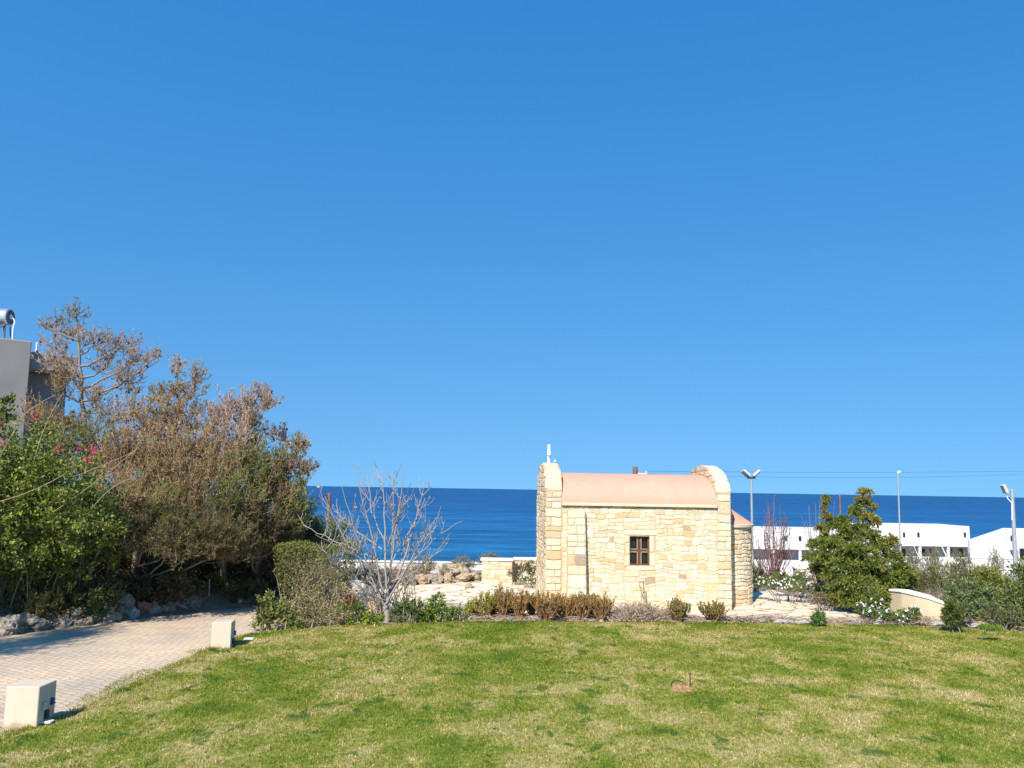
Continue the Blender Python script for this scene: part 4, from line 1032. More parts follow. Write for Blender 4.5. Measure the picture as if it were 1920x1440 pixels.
for i, (px, py, r, k, lab) in enumerate([(215, 1150, .3, 'rock', 'flat grey rock lying on the bank behind the border rocks'), (345, 1128, .3, 'rock_white', 'tall pale rock stacked at the back of the border'), (376, 1125, .3, 'rock_tan', 'upright tan rock leaning beside the metal stake'),
                                         (120, 1168, .18, 'rock', 'small grey rock wedged behind the border on the left')]):
    r *= 0.72; p = gnd(px, py + 12); p[1] += 0.4; p[2] = 0.26; rock(p, r, k, rng, lab, 'rocks edging the path', flat=0.9)
# rock pile beside the bare tree
PILE = [(640, 1115, .34, 'rock_tan', 'broad tan rock of the pile behind the bare tree'), (668, 1108, .32, 'rock_white', 'pale rock on top of the pile behind the bare tree'), (654, 1128, .20, 'rock_red', 'red rock in the middle of the pile behind the bare tree'),
        (688, 1125, .30, 'rock_white', 'large pale rock at the right of the pile beside the tree trunk'), (628, 1136, .2, 'rock_tan', 'small tan rock at the lower left of the pile'), (612, 1125, .16, 'rock_red', 'small reddish rock against the clipped hedge'), (705, 1135, .2, 'rock_tan', 'tan rock touching the bare tree on its left')]
for px, py, r, k, lab in PILE:
    p = gnd(px, py + 8); p[2] = r * 0.45; rock(p, r, k, rng, lab, 'rock pile by the bare tree', flat=0.85)
# natural outcrop behind the terrace
OUT = [(895, 1078, .30, 'rock', 'dark rounded boulder against the end of the stone wall'), (868, 1080, .28, 'rock_tan', 'tan outcrop rock left of the dark boulder'), (842, 1082, .26, 'rock_tan', 'pale tan outcrop rock in the middle behind the terrace'), (815, 1083, .27, 'rock', 'grey outcrop rock behind the terrace'),
       (790, 1084, .28, 'rock_tan', 'low tan outcrop rock right of the bare tree'), (768, 1086, .24, 'rock', 'grey outcrop rock seen through the bare branches'), (855, 1070, .34, 'rock_tan', 'flat tan rock along the back of the outcrop'), (825, 1072, .32, 'rock_white', 'pale flat rock at the back of the outcrop'), (880, 1092, .14, 'rock_tan', 'small tan rock at the front of the outcrop'),
       (745, 1086, .25, 'rock_tan', 'tan outcrop rock directly behind the tree stems')]
for px, py, r, k, lab in OUT:
    p = gnd(px, py + 11); p[2] = r * 0.4; rock(p, r, k, rng, lab, 'rock outcrop behind the terrace', flat=0.75)
# stones in the front bed
BED = [(875, 1158, .13, 'rock_white', 'pale round rock left of the yellow green shrub'), (1147, 1166, .07, 'rock_white', 'small white stone at the edge of the lawn by the last brown shrub'), (1128, 1168, .05, 'rock_white', 'tiny white stone on the lawn edge under the shrub row'), (1172, 1148, .12, 'rock_white', 'pale bluish rock in the dry twigs below the chapel wall'),
       (1243, 1155, .15, 'rock_white', 'upright pale rock between the dry twigs and the dark shrub'), (1312, 1164, .09, 'rock_white', 'pale stone between the two small shrubs'), (1000, 1165, .07, 'rock_tan', 'tan stone below the brown shrub row'), (955, 1164, .07, 'rock_white', 'small pale stone under the second brown shrub'), (842, 1163, .10, 'rock_white', 'pale rock below the small green shrub'),
       (1010, 1160, .09, 'rock', 'grey stone half hidden between the brown shrubs')]
for px, py, r, k, lab in BED:
    p = gnd(px, py); p[1] += 0.05; p[2] = r * 0.45; rock(p, r, k, rng, lab, 'stones in the front bed', name='garden_stone')
EDGE = [(1395, 1168), (1430, 1170), (1470, 1172), (1508, 1173), (1570, 1172), (1610, 1173), (1650, 1174), (1690, 1174), (1730, 1174), (1760, 1175), (1825, 1178), (1852, 1178), (1885, 1183), (1915, 1186)]
for i, (px, py) in enumerate(EDGE):
    r = rng.uniform(.14, .24); p = gnd(px, py - 2); p[1] += 0.08; p[2] = 0.035
    rock(p, r, rng.choice(['rock_white', 'rock_tan', 'rock_white']), rng, 'flat pale edging stone, %s from the chapel along the right lawn edge' % ORD[i], 'edging stones of the lawn', name='edging_stone', flat=0.3)

# ------------------------------------------------------------------ clipped hedge and bushes left of the bare tree
def hedge():
    g = Veg(201); rng = g.rng
    b = gnd(580, 1150); t = thing('clipped_hedge', 'flat topped clipped hedge with bare twigs beside the path', 'hedge', b)
    Yd = b[1]; p0 = at(512, 1024, Yd - 0.3); p1 = at(655, 1024, Yd - 0.3)
    x0, x1, z1 = p0[0], p1[0], p0[2]; z0 = 0.25; y0, y1 = Yd - 0.35, Yd + 1.1
    pal = [((0.13, 0.15, 0.035), 5), ((0.09, 0.115, 0.025), 4), ((0.19, 0.155, 0.07), 2), ((0.06, 0.08, 0.02), 3), ((0.22, 0.21, 0.05), 1)]
    n = 13000; u = rng.uniform(0, 1, (n, 3)); k = rng.randint(0, 4, n)
    P = np.stack([x0 + (x1 - x0) * u[:, 0], y0 + (y1 - y0) * u[:, 1], z0 + (z1 - z0) * u[:, 2]], -1)
    s = np.abs(rng.normal(0, 0.06, n))
    P[k == 0, 1] = y0 + s[k == 0]; P[k == 1, 2] = z1 - s[k == 1]; P[k == 2, 0] = np.where(rng.uniform(0, 1, (k == 2).sum()) < 0.5, x0 + s[k == 2], x1 - s[k == 2])
    low = (P[:, 2] - z0) / (z1 - z0); keep = rng.uniform(0, 1, n) < 0.35 + 0.75 * low
    nar = 1 - 0.28 * (1 - low) ** 1.5; P[:, 0] = (x0 + x1) / 2 + (P[:, 0] - (x0 + x1) / 2) * nar
    P[:, 2] += 0.05 * np.sin(P[:, 0] * 5)
    P = P[keep]; n = len(P)
    g.leaves(P, rng.normal(size=(n, 3)) + np.array([0, -0.5, 0.5]), rng.uniform(0.03, 0.06, n), rng.uniform(0.016, 0.03, n), pal_cols(rng, n, pal))
    for q in range(100):
        bx = (x0 + x1) / 2 + rng.uniform(-0.6, 0.6); by = (y0 + y1) / 2 + rng.uniform(-0.55, 0.3)
        e = np.array([rng.uniform(x0, x1), rng.uniform(y0 - 0.06, y1 - 0.3), rng.uniform(0.7, z1)])
        P_ = bez((bx, by, 0), ((bx * .5 + e[0] * .5), (by * .4 + e[1] * .6), e[2] * 0.5), e, 6); P_[1:-1] += rng.normal(0, 0.03, (4, 3))
        g.twig(P_, 0.012, 0.004, np.array((0.33, 0.26, 0.19)) * rng.uniform(0.7, 1.25))
    g.build_twigs('stem', t); g.build_leaves('foliage', t)
hedge()
LOWG = [((0.10, 0.14, 0.025), 4), ((0.15, 0.18, 0.035), 3), ((0.06, 0.09, 0.02), 3), ((0.22, 0.17, 0.08), 1.5)]
DRYB = [((0.24, 0.19, 0.10), 4), ((0.13, 0.14, 0.04), 3), ((0.30, 0.24, 0.13), 2), ((0.09, 0.11, 0.03), 3)]
pxbush('leafy_shrub', 'ragged green bush at the corner of path and lawn', 500, 1178, 16.3, [(492, 1160, .26), (520, 1150, .36), (505, 1130, .25), (545, 1165, .28)], 211, LOWG, 3800, Lr=(0.04, 0.07), Wr=(0.018, 0.034), twig_c=(0.35, 0.27, 0.18), twigs_per=150)
pxbush('dry_shrub', 'dry brownish scrub in front of the clipped hedge', 580, 1178, 16.8, [(560, 1155, .3), (600, 1150, .33), (575, 1135, .3), (635, 1160, .25)], 212, DRYB, 3400, Lr=(0.03, 0.07), Wr=(0.010, 0.024), twig_c=(0.33, 0.26, 0.18), twigs_per=260, sprig=0.3)
pxbush('leafy_shrub', 'dark green bush with reddish tips left of the bare tree', 655, 1170, 17.2, [(640, 1148, .25), (668, 1146, .26), (690, 1155, .2)], 213, LOWG, 3000, Lr=(0.035, 0.06), Wr=(0.016, 0.03), twigs_per=130)
pxbush('leafy_shrub', 'low bright green plant at the foot of the bare tree', 700, 1170, 16.9, [(660, 1165, .12), (690, 1160, .15), (712, 1163, .12)], 214, [((0.13, 0.20, 0.02), 3), ((0.20, 0.25, 0.03), 2)], 1300, Lr=(0.04, 0.07), Wr=(0.02, 0.04), twigs_per=60)
pxbush('leafy_shrub', 'dark green shrub just right of the bare tree', 765, 1168, 17.4, [(750, 1148, .24), (785, 1145, .26), (765, 1135, .2)], 215, LOWG[:3] + [((0.05, 0.08, 0.02), 5)], 2800, Lr=(0.035, 0.06), Wr=(0.016, 0.03), twigs_per=120)
pxbush('leafy_shrub', 'taller bright green shrub between the tree and the pale rock', 822, 1168, 17.4, [(815, 1145, .27), (820, 1125, .16), (845, 1152, .18), (800, 1155, .18)], 216, [((0.11, 0.19, 0.02), 4), ((0.17, 0.23, 0.03), 3), ((0.06, 0.11, 0.018), 3)], 3000, Lr=(0.035, 0.065), Wr=(0.018, 0.032), twigs_per=130)
pxbush('leafy_shrub', 'thin grey green shrub beside the pale rock', 860, 1166, 17.4, [(858, 1148, .13, 0, .2), (872, 1155, .09)], 217, [((0.12, 0.16, 0.05), 3), ((0.17, 0.2, 0.07), 2)], 700, Lr=(0.035, 0.055), Wr=(0.014, 0.026), twigs_per=45)

# ------------------------------------------------------------------ the bare pale tree
def bare_tree():
    rng = np.random.RandomState(41); g = Veg(42)
    b = gnd(725, 1166); t = thing('bare_fig_tree', 'leafless pale grey tree with many upcurved branches on the lawn edge', 'tree', b)
    Y0 = b[1]; BK = np.array((0.25, 0.228, 0.21))
    fork = at(722, 1135, Y0); g.twig(np.array([b - [0, 0, 0.1], (b + fork) / 2 + [0.02, 0, 0], fork]), 0.075, 0.055, BK)
    stems = []
    # start, bend, tip in the photograph's frame, distance offset, thickness
    S = [((722, 1138), (690, 1075), (640, 912), .1, .036), ((722, 1135), (700, 1010), (672, 900), -.2, .04), ((724, 1132), (722, 1000), (718, 880), 0, .045), ((724, 1130), (742, 1010), (737, 882), .3, .036), ((724, 1132), (735, 1030), (760, 880), -.2, .045),
         ((724, 1134), (770, 1030), (795, 905), .2, .04), ((726, 1130), (770, 1050), (829, 950), -.3, .036), ((728, 1110), (790, 1020), (868, 975), .1, .036), ((722, 1125), (690, 1120), (648, 1070), -.5, .03), ((660, 1085), (615, 1065), (607, 1012), -.6, .022),
         ((712, 1050), (640, 1025), (571, 985), .2, .028), ((708, 1070), (650, 1050), (610, 930), -.2, .03), ((716, 1030), (650, 985), (622, 950), .3, .026), ((735, 1090), (790, 1080), (845, 1000), -.3, .028), ((712, 1110), (670, 1075), (660, 990), .4, .026),
         ((730, 1060), (775, 990), (800, 930), .5, .026), ((720, 1010), (690, 960), (690, 890), .4, .022), ((728, 1020), (755, 940), (770, 905), -.5, .022), ((720, 1120), (690, 1090), (700, 1000), -.7, .026), ((738, 1110), (770, 1100), (800, 1040), -.6, .024),
         ((715, 1080), (660, 1030), (590, 1003), -.4, .022), ((726, 1080), (752, 1050), (820, 985), .5, .024)]
    for a, m_, e, dy, r in S:
        k = 0.5
        P = bez(at(*a, Y0 + dy * 0.15), at(*m_, Y0 + dy * 0.7), at(*e, Y0 + dy * 1.4), 12); P[1:] += rng.normal(0, 0.012, (11, 3))
        g.twig(P, r * 0.64, 0.0055, BK * rng.uniform(0.85, 1.1)); stems.append((P, r))
    leafp = []
    def sub(P, r, lvl):
        nb = 6 if lvl == 0 else 2
        for q in range(nb):
            i = rng.randint(3 if lvl == 0 else 1, len(P) - 1); p0 = P[i]; tg = unit(P[i] - P[i - 1])
            side = unit(np.array([rng.normal(), rng.normal(), 0.05])); Ln = rng.uniform(0.22, 0.55) * (1 if lvl == 0 else 0.55)
            m1 = p0 + unit(tg * 0.6 + side * 0.9) * Ln * 0.5; e = p0 + unit(tg * 0.5 + side * 0.75 + np.array([0, 0, 0.75])) * Ln
            Q = bez(p0, m1, e, 6); Q[1:] += rng.normal(0, 0.006, (5, 3)); rr = 0.0085 if lvl == 0 else 0.006
            g.twig(Q, rr, 0.004, BK * rng.uniform(0.85, 1.15)); leafp.append(Q[-1])
            if lvl < 1: sub(Q, rr, lvl + 1)
    for P, r in stems: sub(P, r, 0)
    g.build_twigs('trunk', t, 6)
    V = Veg(43); lp = np.array(leafp); sel = lp[rng.choice(len(lp), 60, replace=False)]
    cl = np.array([at(*q) for q in ((672, 1035, Y0 - .2), (680, 1010, Y0 - .2), (690, 1010, Y0), (672, 1050, Y0 - .1), (728, 1118, Y0 - .3), (712, 945, Y0), (660, 1022, Y0 - .2))]); sel = np.concatenate([sel, cl, cl + 0.04, cl - 0.03]); n = len(sel)
    V.leaves(sel, rng.normal(size=(n, 3)) + np.array([0, 0, -0.3]), rng.uniform(0.04, 0.08, n), rng.uniform(0.02, 0.04, n), pal_cols(rng, n, [((0.36, 0.22, 0.13), 3), ((0.30, 0.19, 0.10), 2), ((0.42, 0.25, 0.12), 1)]))
    V.build_leaves('dead_leaves', t)
    # dense bare suckers round the foot
    s = Veg(44)
    for q in range(70):
        a = b + np.array([rng.normal(0, 0.28), rng.uniform(0.2, 0.7), 0]); e = a + np.array([rng.normal(0, 0.22), rng.normal(0, 0.15), rng.uniform(0.35, 0.95)])
        s.twig(bez(a, (a + e) / 2 + rng.normal(0, 0.08, 3), e, 6), 0.011, 0.005, np.array((0.31, 0.25, 0.19)) * rng.uniform(0.7, 1.15))
    s.build_twigs('suckers', t)
bare_tree()

# ------------------------------------------------------------------ front row of small shrubs below the chapel
def stick_shrub(label, px, py, w_px, h_px, seed, pal, n=900, group='small shrubs in a row below the chapel', stem=(0.30, 0.17, 0.08)):
    b = gnd(px, py); g = Veg(seed); rng = g.rng; sc = b[1] / FPX; W = w_px * sc / 2 * 1.32; H = h_px * sc * 1.12
    t = thing('small_shrub', label, 'shrub', b, group=group); paths = []
    ns = 38
    for q in range(ns):
        a = b + np.array([rng.normal(0, 0.02), rng.normal(0, 0.02), 0]); th = rng.uniform(0, 6.28); rad = W * math.sqrt(rng.uniform(0.02, 1))
        e = b + np.array([math.cos(th) * rad, math.sin(th) * rad, H * rng.uniform(0.62, 1.02) * (1 - 0.25 * (rad / W) ** 2)])
        P = bez(a, b + np.array([math.cos(th) * rad * 0.75, math.sin(th) * rad * 0.75, H * 0.35]), e, 6); P[1:] += rng.normal(0, 0.008, (5, 3))
        g.twig(P, 0.009, 0.004, np.array(stem) * rng.uniform(0.8, 1.25)); paths.append(P)
        for k in range(3):
            i = rng.randint(2, 5); d = unit(rng.normal(0, 0.5, 3) + np.array([0, 0, 1.0])); Q = np.stack([P[i], P[i] + d * 0.07, P[i] + d * 0.13 + np.array([0, 0, 0.03])]); g.twig(Q, 0.005, 0.003, stem); paths.append(Q)
    g.along(paths, max(3, 2 * n // len(paths)), 0.8, (0.028, 0.05), (0.014, 0.025), pal, 0.22)
    g.build_twigs('stem', t); g.build_leaves('foliage', t)
BRN = [((0.23, 0.125, 0.04), 4), ((0.16, 0.13, 0.035), 4), ((0.10, 0.11, 0.025), 4), ((0.30, 0.17, 0.055), 2)]
YG = [((0.24, 0.27, 0.03), 4), ((0.17, 0.22, 0.025), 4), ((0.10, 0.14, 0.02), 2)]
DG = [((0.07, 0.10, 0.02), 4), ((0.12, 0.13, 0.03), 3), ((0.17, 0.12, 0.04), 2)]
ROW = [(908, 1162, 36, 46, YG, 'yellow green small shrub at the left end of the row below the chapel'), (940, 1162, 34, 58, BRN, 'tall narrow brown shrub next to the yellow green one'), (974, 1163, 32, 54, BRN, 'slim brown shrub left of the chapel corner'), (1026, 1165, 60, 52, BRN, 'widest brown shrub of the row, before the chapel corner'),
       (1064, 1163, 30, 42, BRN, 'small brown shrub before the foot of the buttress'), (1093, 1164, 36, 52, BRN, 'brown olive shrub before the right side of the buttress'), (1126, 1165, 40, 48, BRN, 'last brown shrub at the right end of the row'), (1274, 1168, 38, 42, DG, 'dark green shrub before the wall below the window, right of the twigs'),
       (1336, 1168, 40, 36, DG, 'small spreading shrub before the right corner of the chapel')]
ROW += [(924, 1157, 26, 34, DG, 'low dark green shrub tucked behind the yellow green one'), (957, 1157, 26, 36, BRN, 'low shrub between the two slim brown shrubs'), (998, 1158, 30, 38, DG, 'low green shrub left of the widest brown one'), (1046, 1157, 28, 40, BRN, 'low shrub between the widest shrub and the buttress foot'),
        (1079, 1157, 26, 38, DG, 'low green shrub against the foot of the buttress'), (1110, 1158, 28, 40, BRN, 'low shrub between the last two brown shrubs of the row'), (885, 1160, 22, 26, YG, 'tiny yellow green shrub beside the pale round rock')]
for i, (px, py, wp, hp, pal, lab) in enumerate(ROW): stick_shrub(lab, px, py, wp, hp, 300 + i, pal, 1500 if wp > 50 else 1000)
pxbush('small_shrub', 'small round bright green shrub alone on the right terrace edge', 1535, 1172, 17.6, [(1535, 1159, .16, 0, .17)], 320, [((0.06, 0.15, 0.02), 4), ((0.11, 0.2, 0.03), 2), ((0.035, 0.09, 0.015), 2)], 1500, Lr=(0.03, 0.05), Wr=(0.012, 0.022), twigs_per=60, stems=0)
pxbush('small_shrub', 'dark glossy shrub on the lawn edge below the cream wall', 1788, 1182, 17.2, [(1787, 1157, .27, 0, .25), (1785, 1141, .16)], 321, [((0.06, 0.09, 0.015), 4), ((0.10, 0.12, 0.02), 2), ((0.14, 0.11, 0.03), 1), ((0.03, 0.05, 0.01), 2)], 2600, Lr=(0.04, 0.065), Wr=(0.018, 0.03), twigs_per=90, stems=3)

def dry_twigs(name, label, x0, x1, pyf, depth, hmax, n, seed, kind=None, cat='twigs'):
    g = Veg(seed); rng = g.rng; a = gnd(x0, pyf); b = gnd(x1, pyf)
    for q in range(n):
        u = rng.uniform(); p = a + (b - a) * u + np.array([0, rng.uniform(0, depth), 0]); h = hmax * (0.35 + 0.65 * math.sin(math.pi * u) ** 0.6) * rng.uniform(0.2, 1)
        d = np.array([rng.normal(0, 0.22), rng.normal(0, 0.1), 0]); e = p + d + np.array([0, 0, h])
        P = bez(p + np.array([0, 0, 0.01]), (p + e) / 2 + np.array([rng.normal(0, 0.1), rng.normal(0, 0.05), h * 0.5]), e, 6)
        P[:, 2] = np.maximum(P[:, 2], 0.008)
        g.twig(P, 0.007, 0.003, np.array([(0.36, 0.28, 0.20), (0.27, 0.21, 0.16), (0.42, 0.36, 0.28), (0.22, 0.15, 0.10)][rng.randint(4)]) * rng.uniform(0.8, 1.2))
    o = g.build_twigs(name, None, 3)
    me = o.data
    c = (a + b) / 2; c[2] = 0; me.transform(Matrix.Translation(-V3(c))); o.location = V3(c)
    return tag(o, label, cat, kind=kind)
dry_twigs('brush_pile', 'tangled pile of dry grey brown twigs below the chapel wall', 1138, 1262, 1166, 0.55, 0.40, 900, 331)
dry_twigs('dry_groundcover', 'dry twiggy ground cover along the right end of the chapel bed', 1262, 1530, 1169, 0.30, 0.17, 750, 332, kind='stuff')
dry_twigs('dry_groundcover', 'dry twigs and litter along the right lawn edge', 1560, 1980, 1173, 0.6, 0.20, 1000, 333, kind='stuff')
dry_twigs('dry_groundcover', 'dry twigs among the shrub row left of the chapel', 640, 1140, 1166, 0.5, 0.13, 700, 334, kind='stuff')
g = Veg(340); b = gnd(1210, 1146); Yd = b[1] + 0.0
for pts, r in (((((1214, 1146), (1206, 1103), (1206, 1089)), 0.016)), (((1201, 1140), (1205, 1105), (1199, 1098)), 0.010), (((1199, 1100), (1200, 1084), (1206, 1092)), 0.009), (((1204, 1104), (1198, 1098), (1200, 1090)), 0.008)):
    g.twig(bez(at(*pts[0], Yd), at(*pts[1], Yd), at(*pts[2], Yd), 7), r, r * 0.7, (0.20, 0.15, 0.09))
o = g.build_twigs('forked_stick', None, 6); o.data.transform(Matrix.Translation(-V3(b))); o.location = V3(b)
tag(o, 'forked dead stick standing before the chapel wall below the window', 'stick')

# ------------------------------------------------------------------ wall and plants behind the terrace
rng = random.Random(61)
p0 = gnd(903, 1092); p1 = gnd(960, 1092); Yw = p0[1]
t = thing('stone_wall', 'low cream stone wall with white coping left of the chapel', 'wall', (p0[0], Yw, 0))
ztop = at(930, 1052, Yw)[2]
sb = SB(); x0, x1 = p0[0], p1[0]; sb.block(x0, x1, Yw, Yw + 0.25, -0.1, ztop, MORTAR); xe = 2.2
sb.block(x1, xe, Yw + 0.35, Yw + 0.6, -0.1, ztop, MORTAR)
r = []; split((x0, x1, 0, ztop), rng, 0.42, 0.22, r); sb.add(*stones(r, lambda u, v, d: np.stack([u, Yw - d, v], -1), rng, warp=0.0))
r = []; split((x1, xe, 0, ztop), rng, 0.4, 0.2, r); sb.add(*stones(r, lambda u, v, d: np.stack([u, Yw + 0.35 - d, v], -1), rng, warp=0.008))
sb.build('wall', M['stone'], t, local=False)
mb = MB(); mb.bbox(x0 - 0.04, x1 + 0.03, Yw - 0.05, Yw + 0.30, ztop + 0.002, ztop + 0.075, 0.01).bbox(x1 + 0.033, xe, Yw + 0.30, Yw + 0.65, ztop + 0.002, ztop + 0.075, 0.01); mb.build('coping', M['cap'], t)
FLOW = [((0.08, 0.14, 0.02), 4), ((0.12, 0.18, 0.03), 3), ((0.05, 0.08, 0.015), 3)]
def daisies(name, label, px, py, Yd, blobs, seed, n, nf, pal=FLOW, group='white flowering plants'):
    t = pxbush(name, label, px, py, Yd, blobs, seed, pal, n, cat='flowering plant', group=group, Lr=(0.03, 0.06), Wr=(0.012, 0.026), twigs_per=int(n / 18), up=0.6)
    rng = np.random.RandomState(seed)
    for q in range(nf):
        bl = blobs[rng.randint(len(blobs))]; c = at(bl[0], bl[1], Yd + (bl[3] if len(bl) > 3 else 0)); rz = bl[4] if len(bl) > 4 else bl[2] * 0.9
        d = unit(rng.normal(size=3) + np.array([0, -0.9, 0.7])); p = c + d * np.array([bl[2], bl[2] * 0.8, rz]) * rng.uniform(0.85, 1.08)
        nn = unit(d + rng.normal(0, 0.3, 3) + np.array([0, -0.4, 0.3]))
        o = bpy.data.objects.new('flower', daisy_mesh()); COL.objects.link(o); o.parent = t
        o.location = V3(p - origin(t)); o.rotation_euler = V3(nn).to_track_quat('Z', 'Y').to_euler(); k = rng.uniform(0.7, 1.15); o.scale = (k, k, k)
_daisy = []
def daisy_mesh():
    if not _daisy:
        k = 9; a = np.arange(k) * 2 * math.pi / k; V = Veg(3)
        V.leaves(np.zeros((k, 3)), np.stack([np.cos(a), np.sin(a), np.full(k, 0.15)], -1), np.full(k, 0.032), np.full(k, 0.021), np.tile(np.array((0.80, 0.80, 0.78)), (k, 1)))
        o = V.build_leaves('flower', None, 'petal'); _daisy.append(o.data); bpy.data.objects.remove(o)
    return _daisy[0]
daisies('daisy_plant', 'white daisies before the low wall beside the chapel', 995, 1094, 24.0, [(985, 1086, .16), (1000, 1085, .18), (1018, 1086, .18)], 351, 1100, 30)
pxbush('dark_shrub', 'dark creeping shrub against the low stone wall', 968, 1094, 24.6, [(965, 1078, .22), (975, 1066, .2), (990, 1062, .22), (1000, 1072, .2)], 352, [((0.08, 0.09, 0.035), 3), ((0.12, 0.10, 0.05), 3), ((0.05, 0.06, 0.02), 3)], 1700, Lr=(0.04, 0.08), Wr=(0.012, 0.024), twigs_per=110)
# white parapet of a lower terrace and sprigs of shrubs over it
a = at(640, 1054, 32); b = at(1006, 1054, 32)
t = thing('parapet_wall', 'long white parapet wall behind the rock outcrop', 'wall', ((a[0] + b[0]) / 2, 32, -1.6)); zt = at(800, 1053, 32)[2]
mb = MB(); mb.bbox(a[0], 2.0, 32, 32.25, -1.8, zt - 0.06, 0.01); mb.build('wall', M['whitewash'], t)
mb = MB(); mb.bbox(a[0] - 0.03, 2.03, 31.96, 32.29, zt - 0.058, zt, 0.01); mb.build('coping', M['whitewash'], t)
GG = [((0.15, 0.17, 0.09), 3), ((0.10, 0.12, 0.06), 3), ((0.20, 0.20, 0.11), 2)]
pxbush('grey_shrub', 'feathery grey green shrub above the white parapet', 868, 1075, 27.5, [(868, 1055, .3, 0, .26), (855, 1058, .18), (882, 1060, .2)], 361, GG, 1500, Lr=(0.04, 0.09), Wr=(0.010, 0.02), twigs_per=120, sprig=0.35)
pxbush('grey_shrub', 'grey green shrub showing over the coping of the stone wall', 917, 1068, 28.0, [(917, 1046, .28, 0, .2), (930, 1050, .2), (905, 1050, .16)], 362, GG, 1300, Lr=(0.04, 0.09), Wr=(0.010, 0.02), twigs_per=110, sprig=0.35)
pxbush('grey_shrub', 'thin grey shrub behind the right branches of the bare tree', 802, 1078, 26.5, [(800, 1060, .3), (815, 1066, .2), (785, 1066, .22)], 363, GG, 1100, Lr=(0.04, 0.08), Wr=(0.010, 0.02), twigs_per=140, sprig=0.3)

SCRUB = [((0.26, 0.20, 0.12), 4), ((0.18, 0.15, 0.08), 3), ((0.14, 0.15, 0.06), 2), ((0.32, 0.24, 0.14), 2)]
pxbush('dry_shrub', 'grey brown dry scrub behind the stems of the bare tree', 690, 1092, 24.0, [(665, 1078, .35), (695, 1076, .35), (725, 1078, .35), (755, 1076, .3), (700, 1066, .25)], 365, SCRUB, 4200, Lr=(0.03, 0.07), Wr=(0.012, 0.026), twig_c=(0.30, 0.24, 0.18), twigs_per=420, sprig=0.35)
pxbush('dry_shrub', 'sparse dry scrub along the rock outcrop', 830, 1080, 26.2, [(800, 1070, .28), (835, 1068, .22), (775, 1072, .28)], 366, SCRUB, 1900, Lr=(0.03, 0.07), Wr=(0.012, 0.026), twig_c=(0.30, 0.24, 0.18), twigs_per=220, sprig=0.35)
# ------------------------------------------------------------------ right hand planting
def purple_shrub():
    g = Veg(401); rng = g.rng; b = gnd(1448, 1098); Yd = b[1]
    t = thing('bare_shrub', 'leafless purple brown shrub behind the chapel apse', 'shrub', b)
    for q in range(60):
        e = at(rng.uniform(1405, 1500), 0, Yd); a = b + np.array([rng.normal(0, 0.12), rng.normal(0, 0.12), 0])
        px = rng.uniform(1402, 1502); top = 925 + 95 * (abs(px - 1450) / 52) ** 1.6 + rng.uniform(0, 70)
        e = at(px, top, Yd + rng.normal(0, 0.35)); P = bez(a, np.array([e[0] * 0.8 + a[0] * 0.2, e[1], a[2] * .55 + e[2] * .45]), e, 7); P[1:] += rng.normal(0, 0.03, (6, 3))
        c = np.array([(0.17, 0.09, 0.09), (0.21, 0.115, 0.10), (0.12, 0.075, 0.07)][rng.randint(3)]); g.twig(P, 0.014, 0.005, c)
        for k in range(4):
            i = rng.randint(2, 6); d = unit(rng.normal(0, 0.8, 3) + np.array([0, 0, 0.7])); Ln = rng.uniform(0.1, 0.3); g.twig(np.stack([P[i], P[i] + d * Ln * 0.5, P[i] + d * Ln + np.array([0, 0, 0.05])]), 0.007, 0.004, c * rng.uniform(0.8, 1.4))
    g.build_twigs('branches', t)
    V = Veg(402); n = 260; P = np.array([p[0][-1] for p in g.t]); P = P[rng.choice(len(P), n)]
    V.leaves(P, rng.normal(size=(n, 3)), rng.uniform(0.03, 0.06, n), rng.uniform(0.02, 0.04, n), pal_cols(rng, n, [((0.22, 0.09, 0.06), 2), ((0.16, 0.11, 0.05), 1)])); V.build_leaves('dead_leaves', t)
purple_shrub()

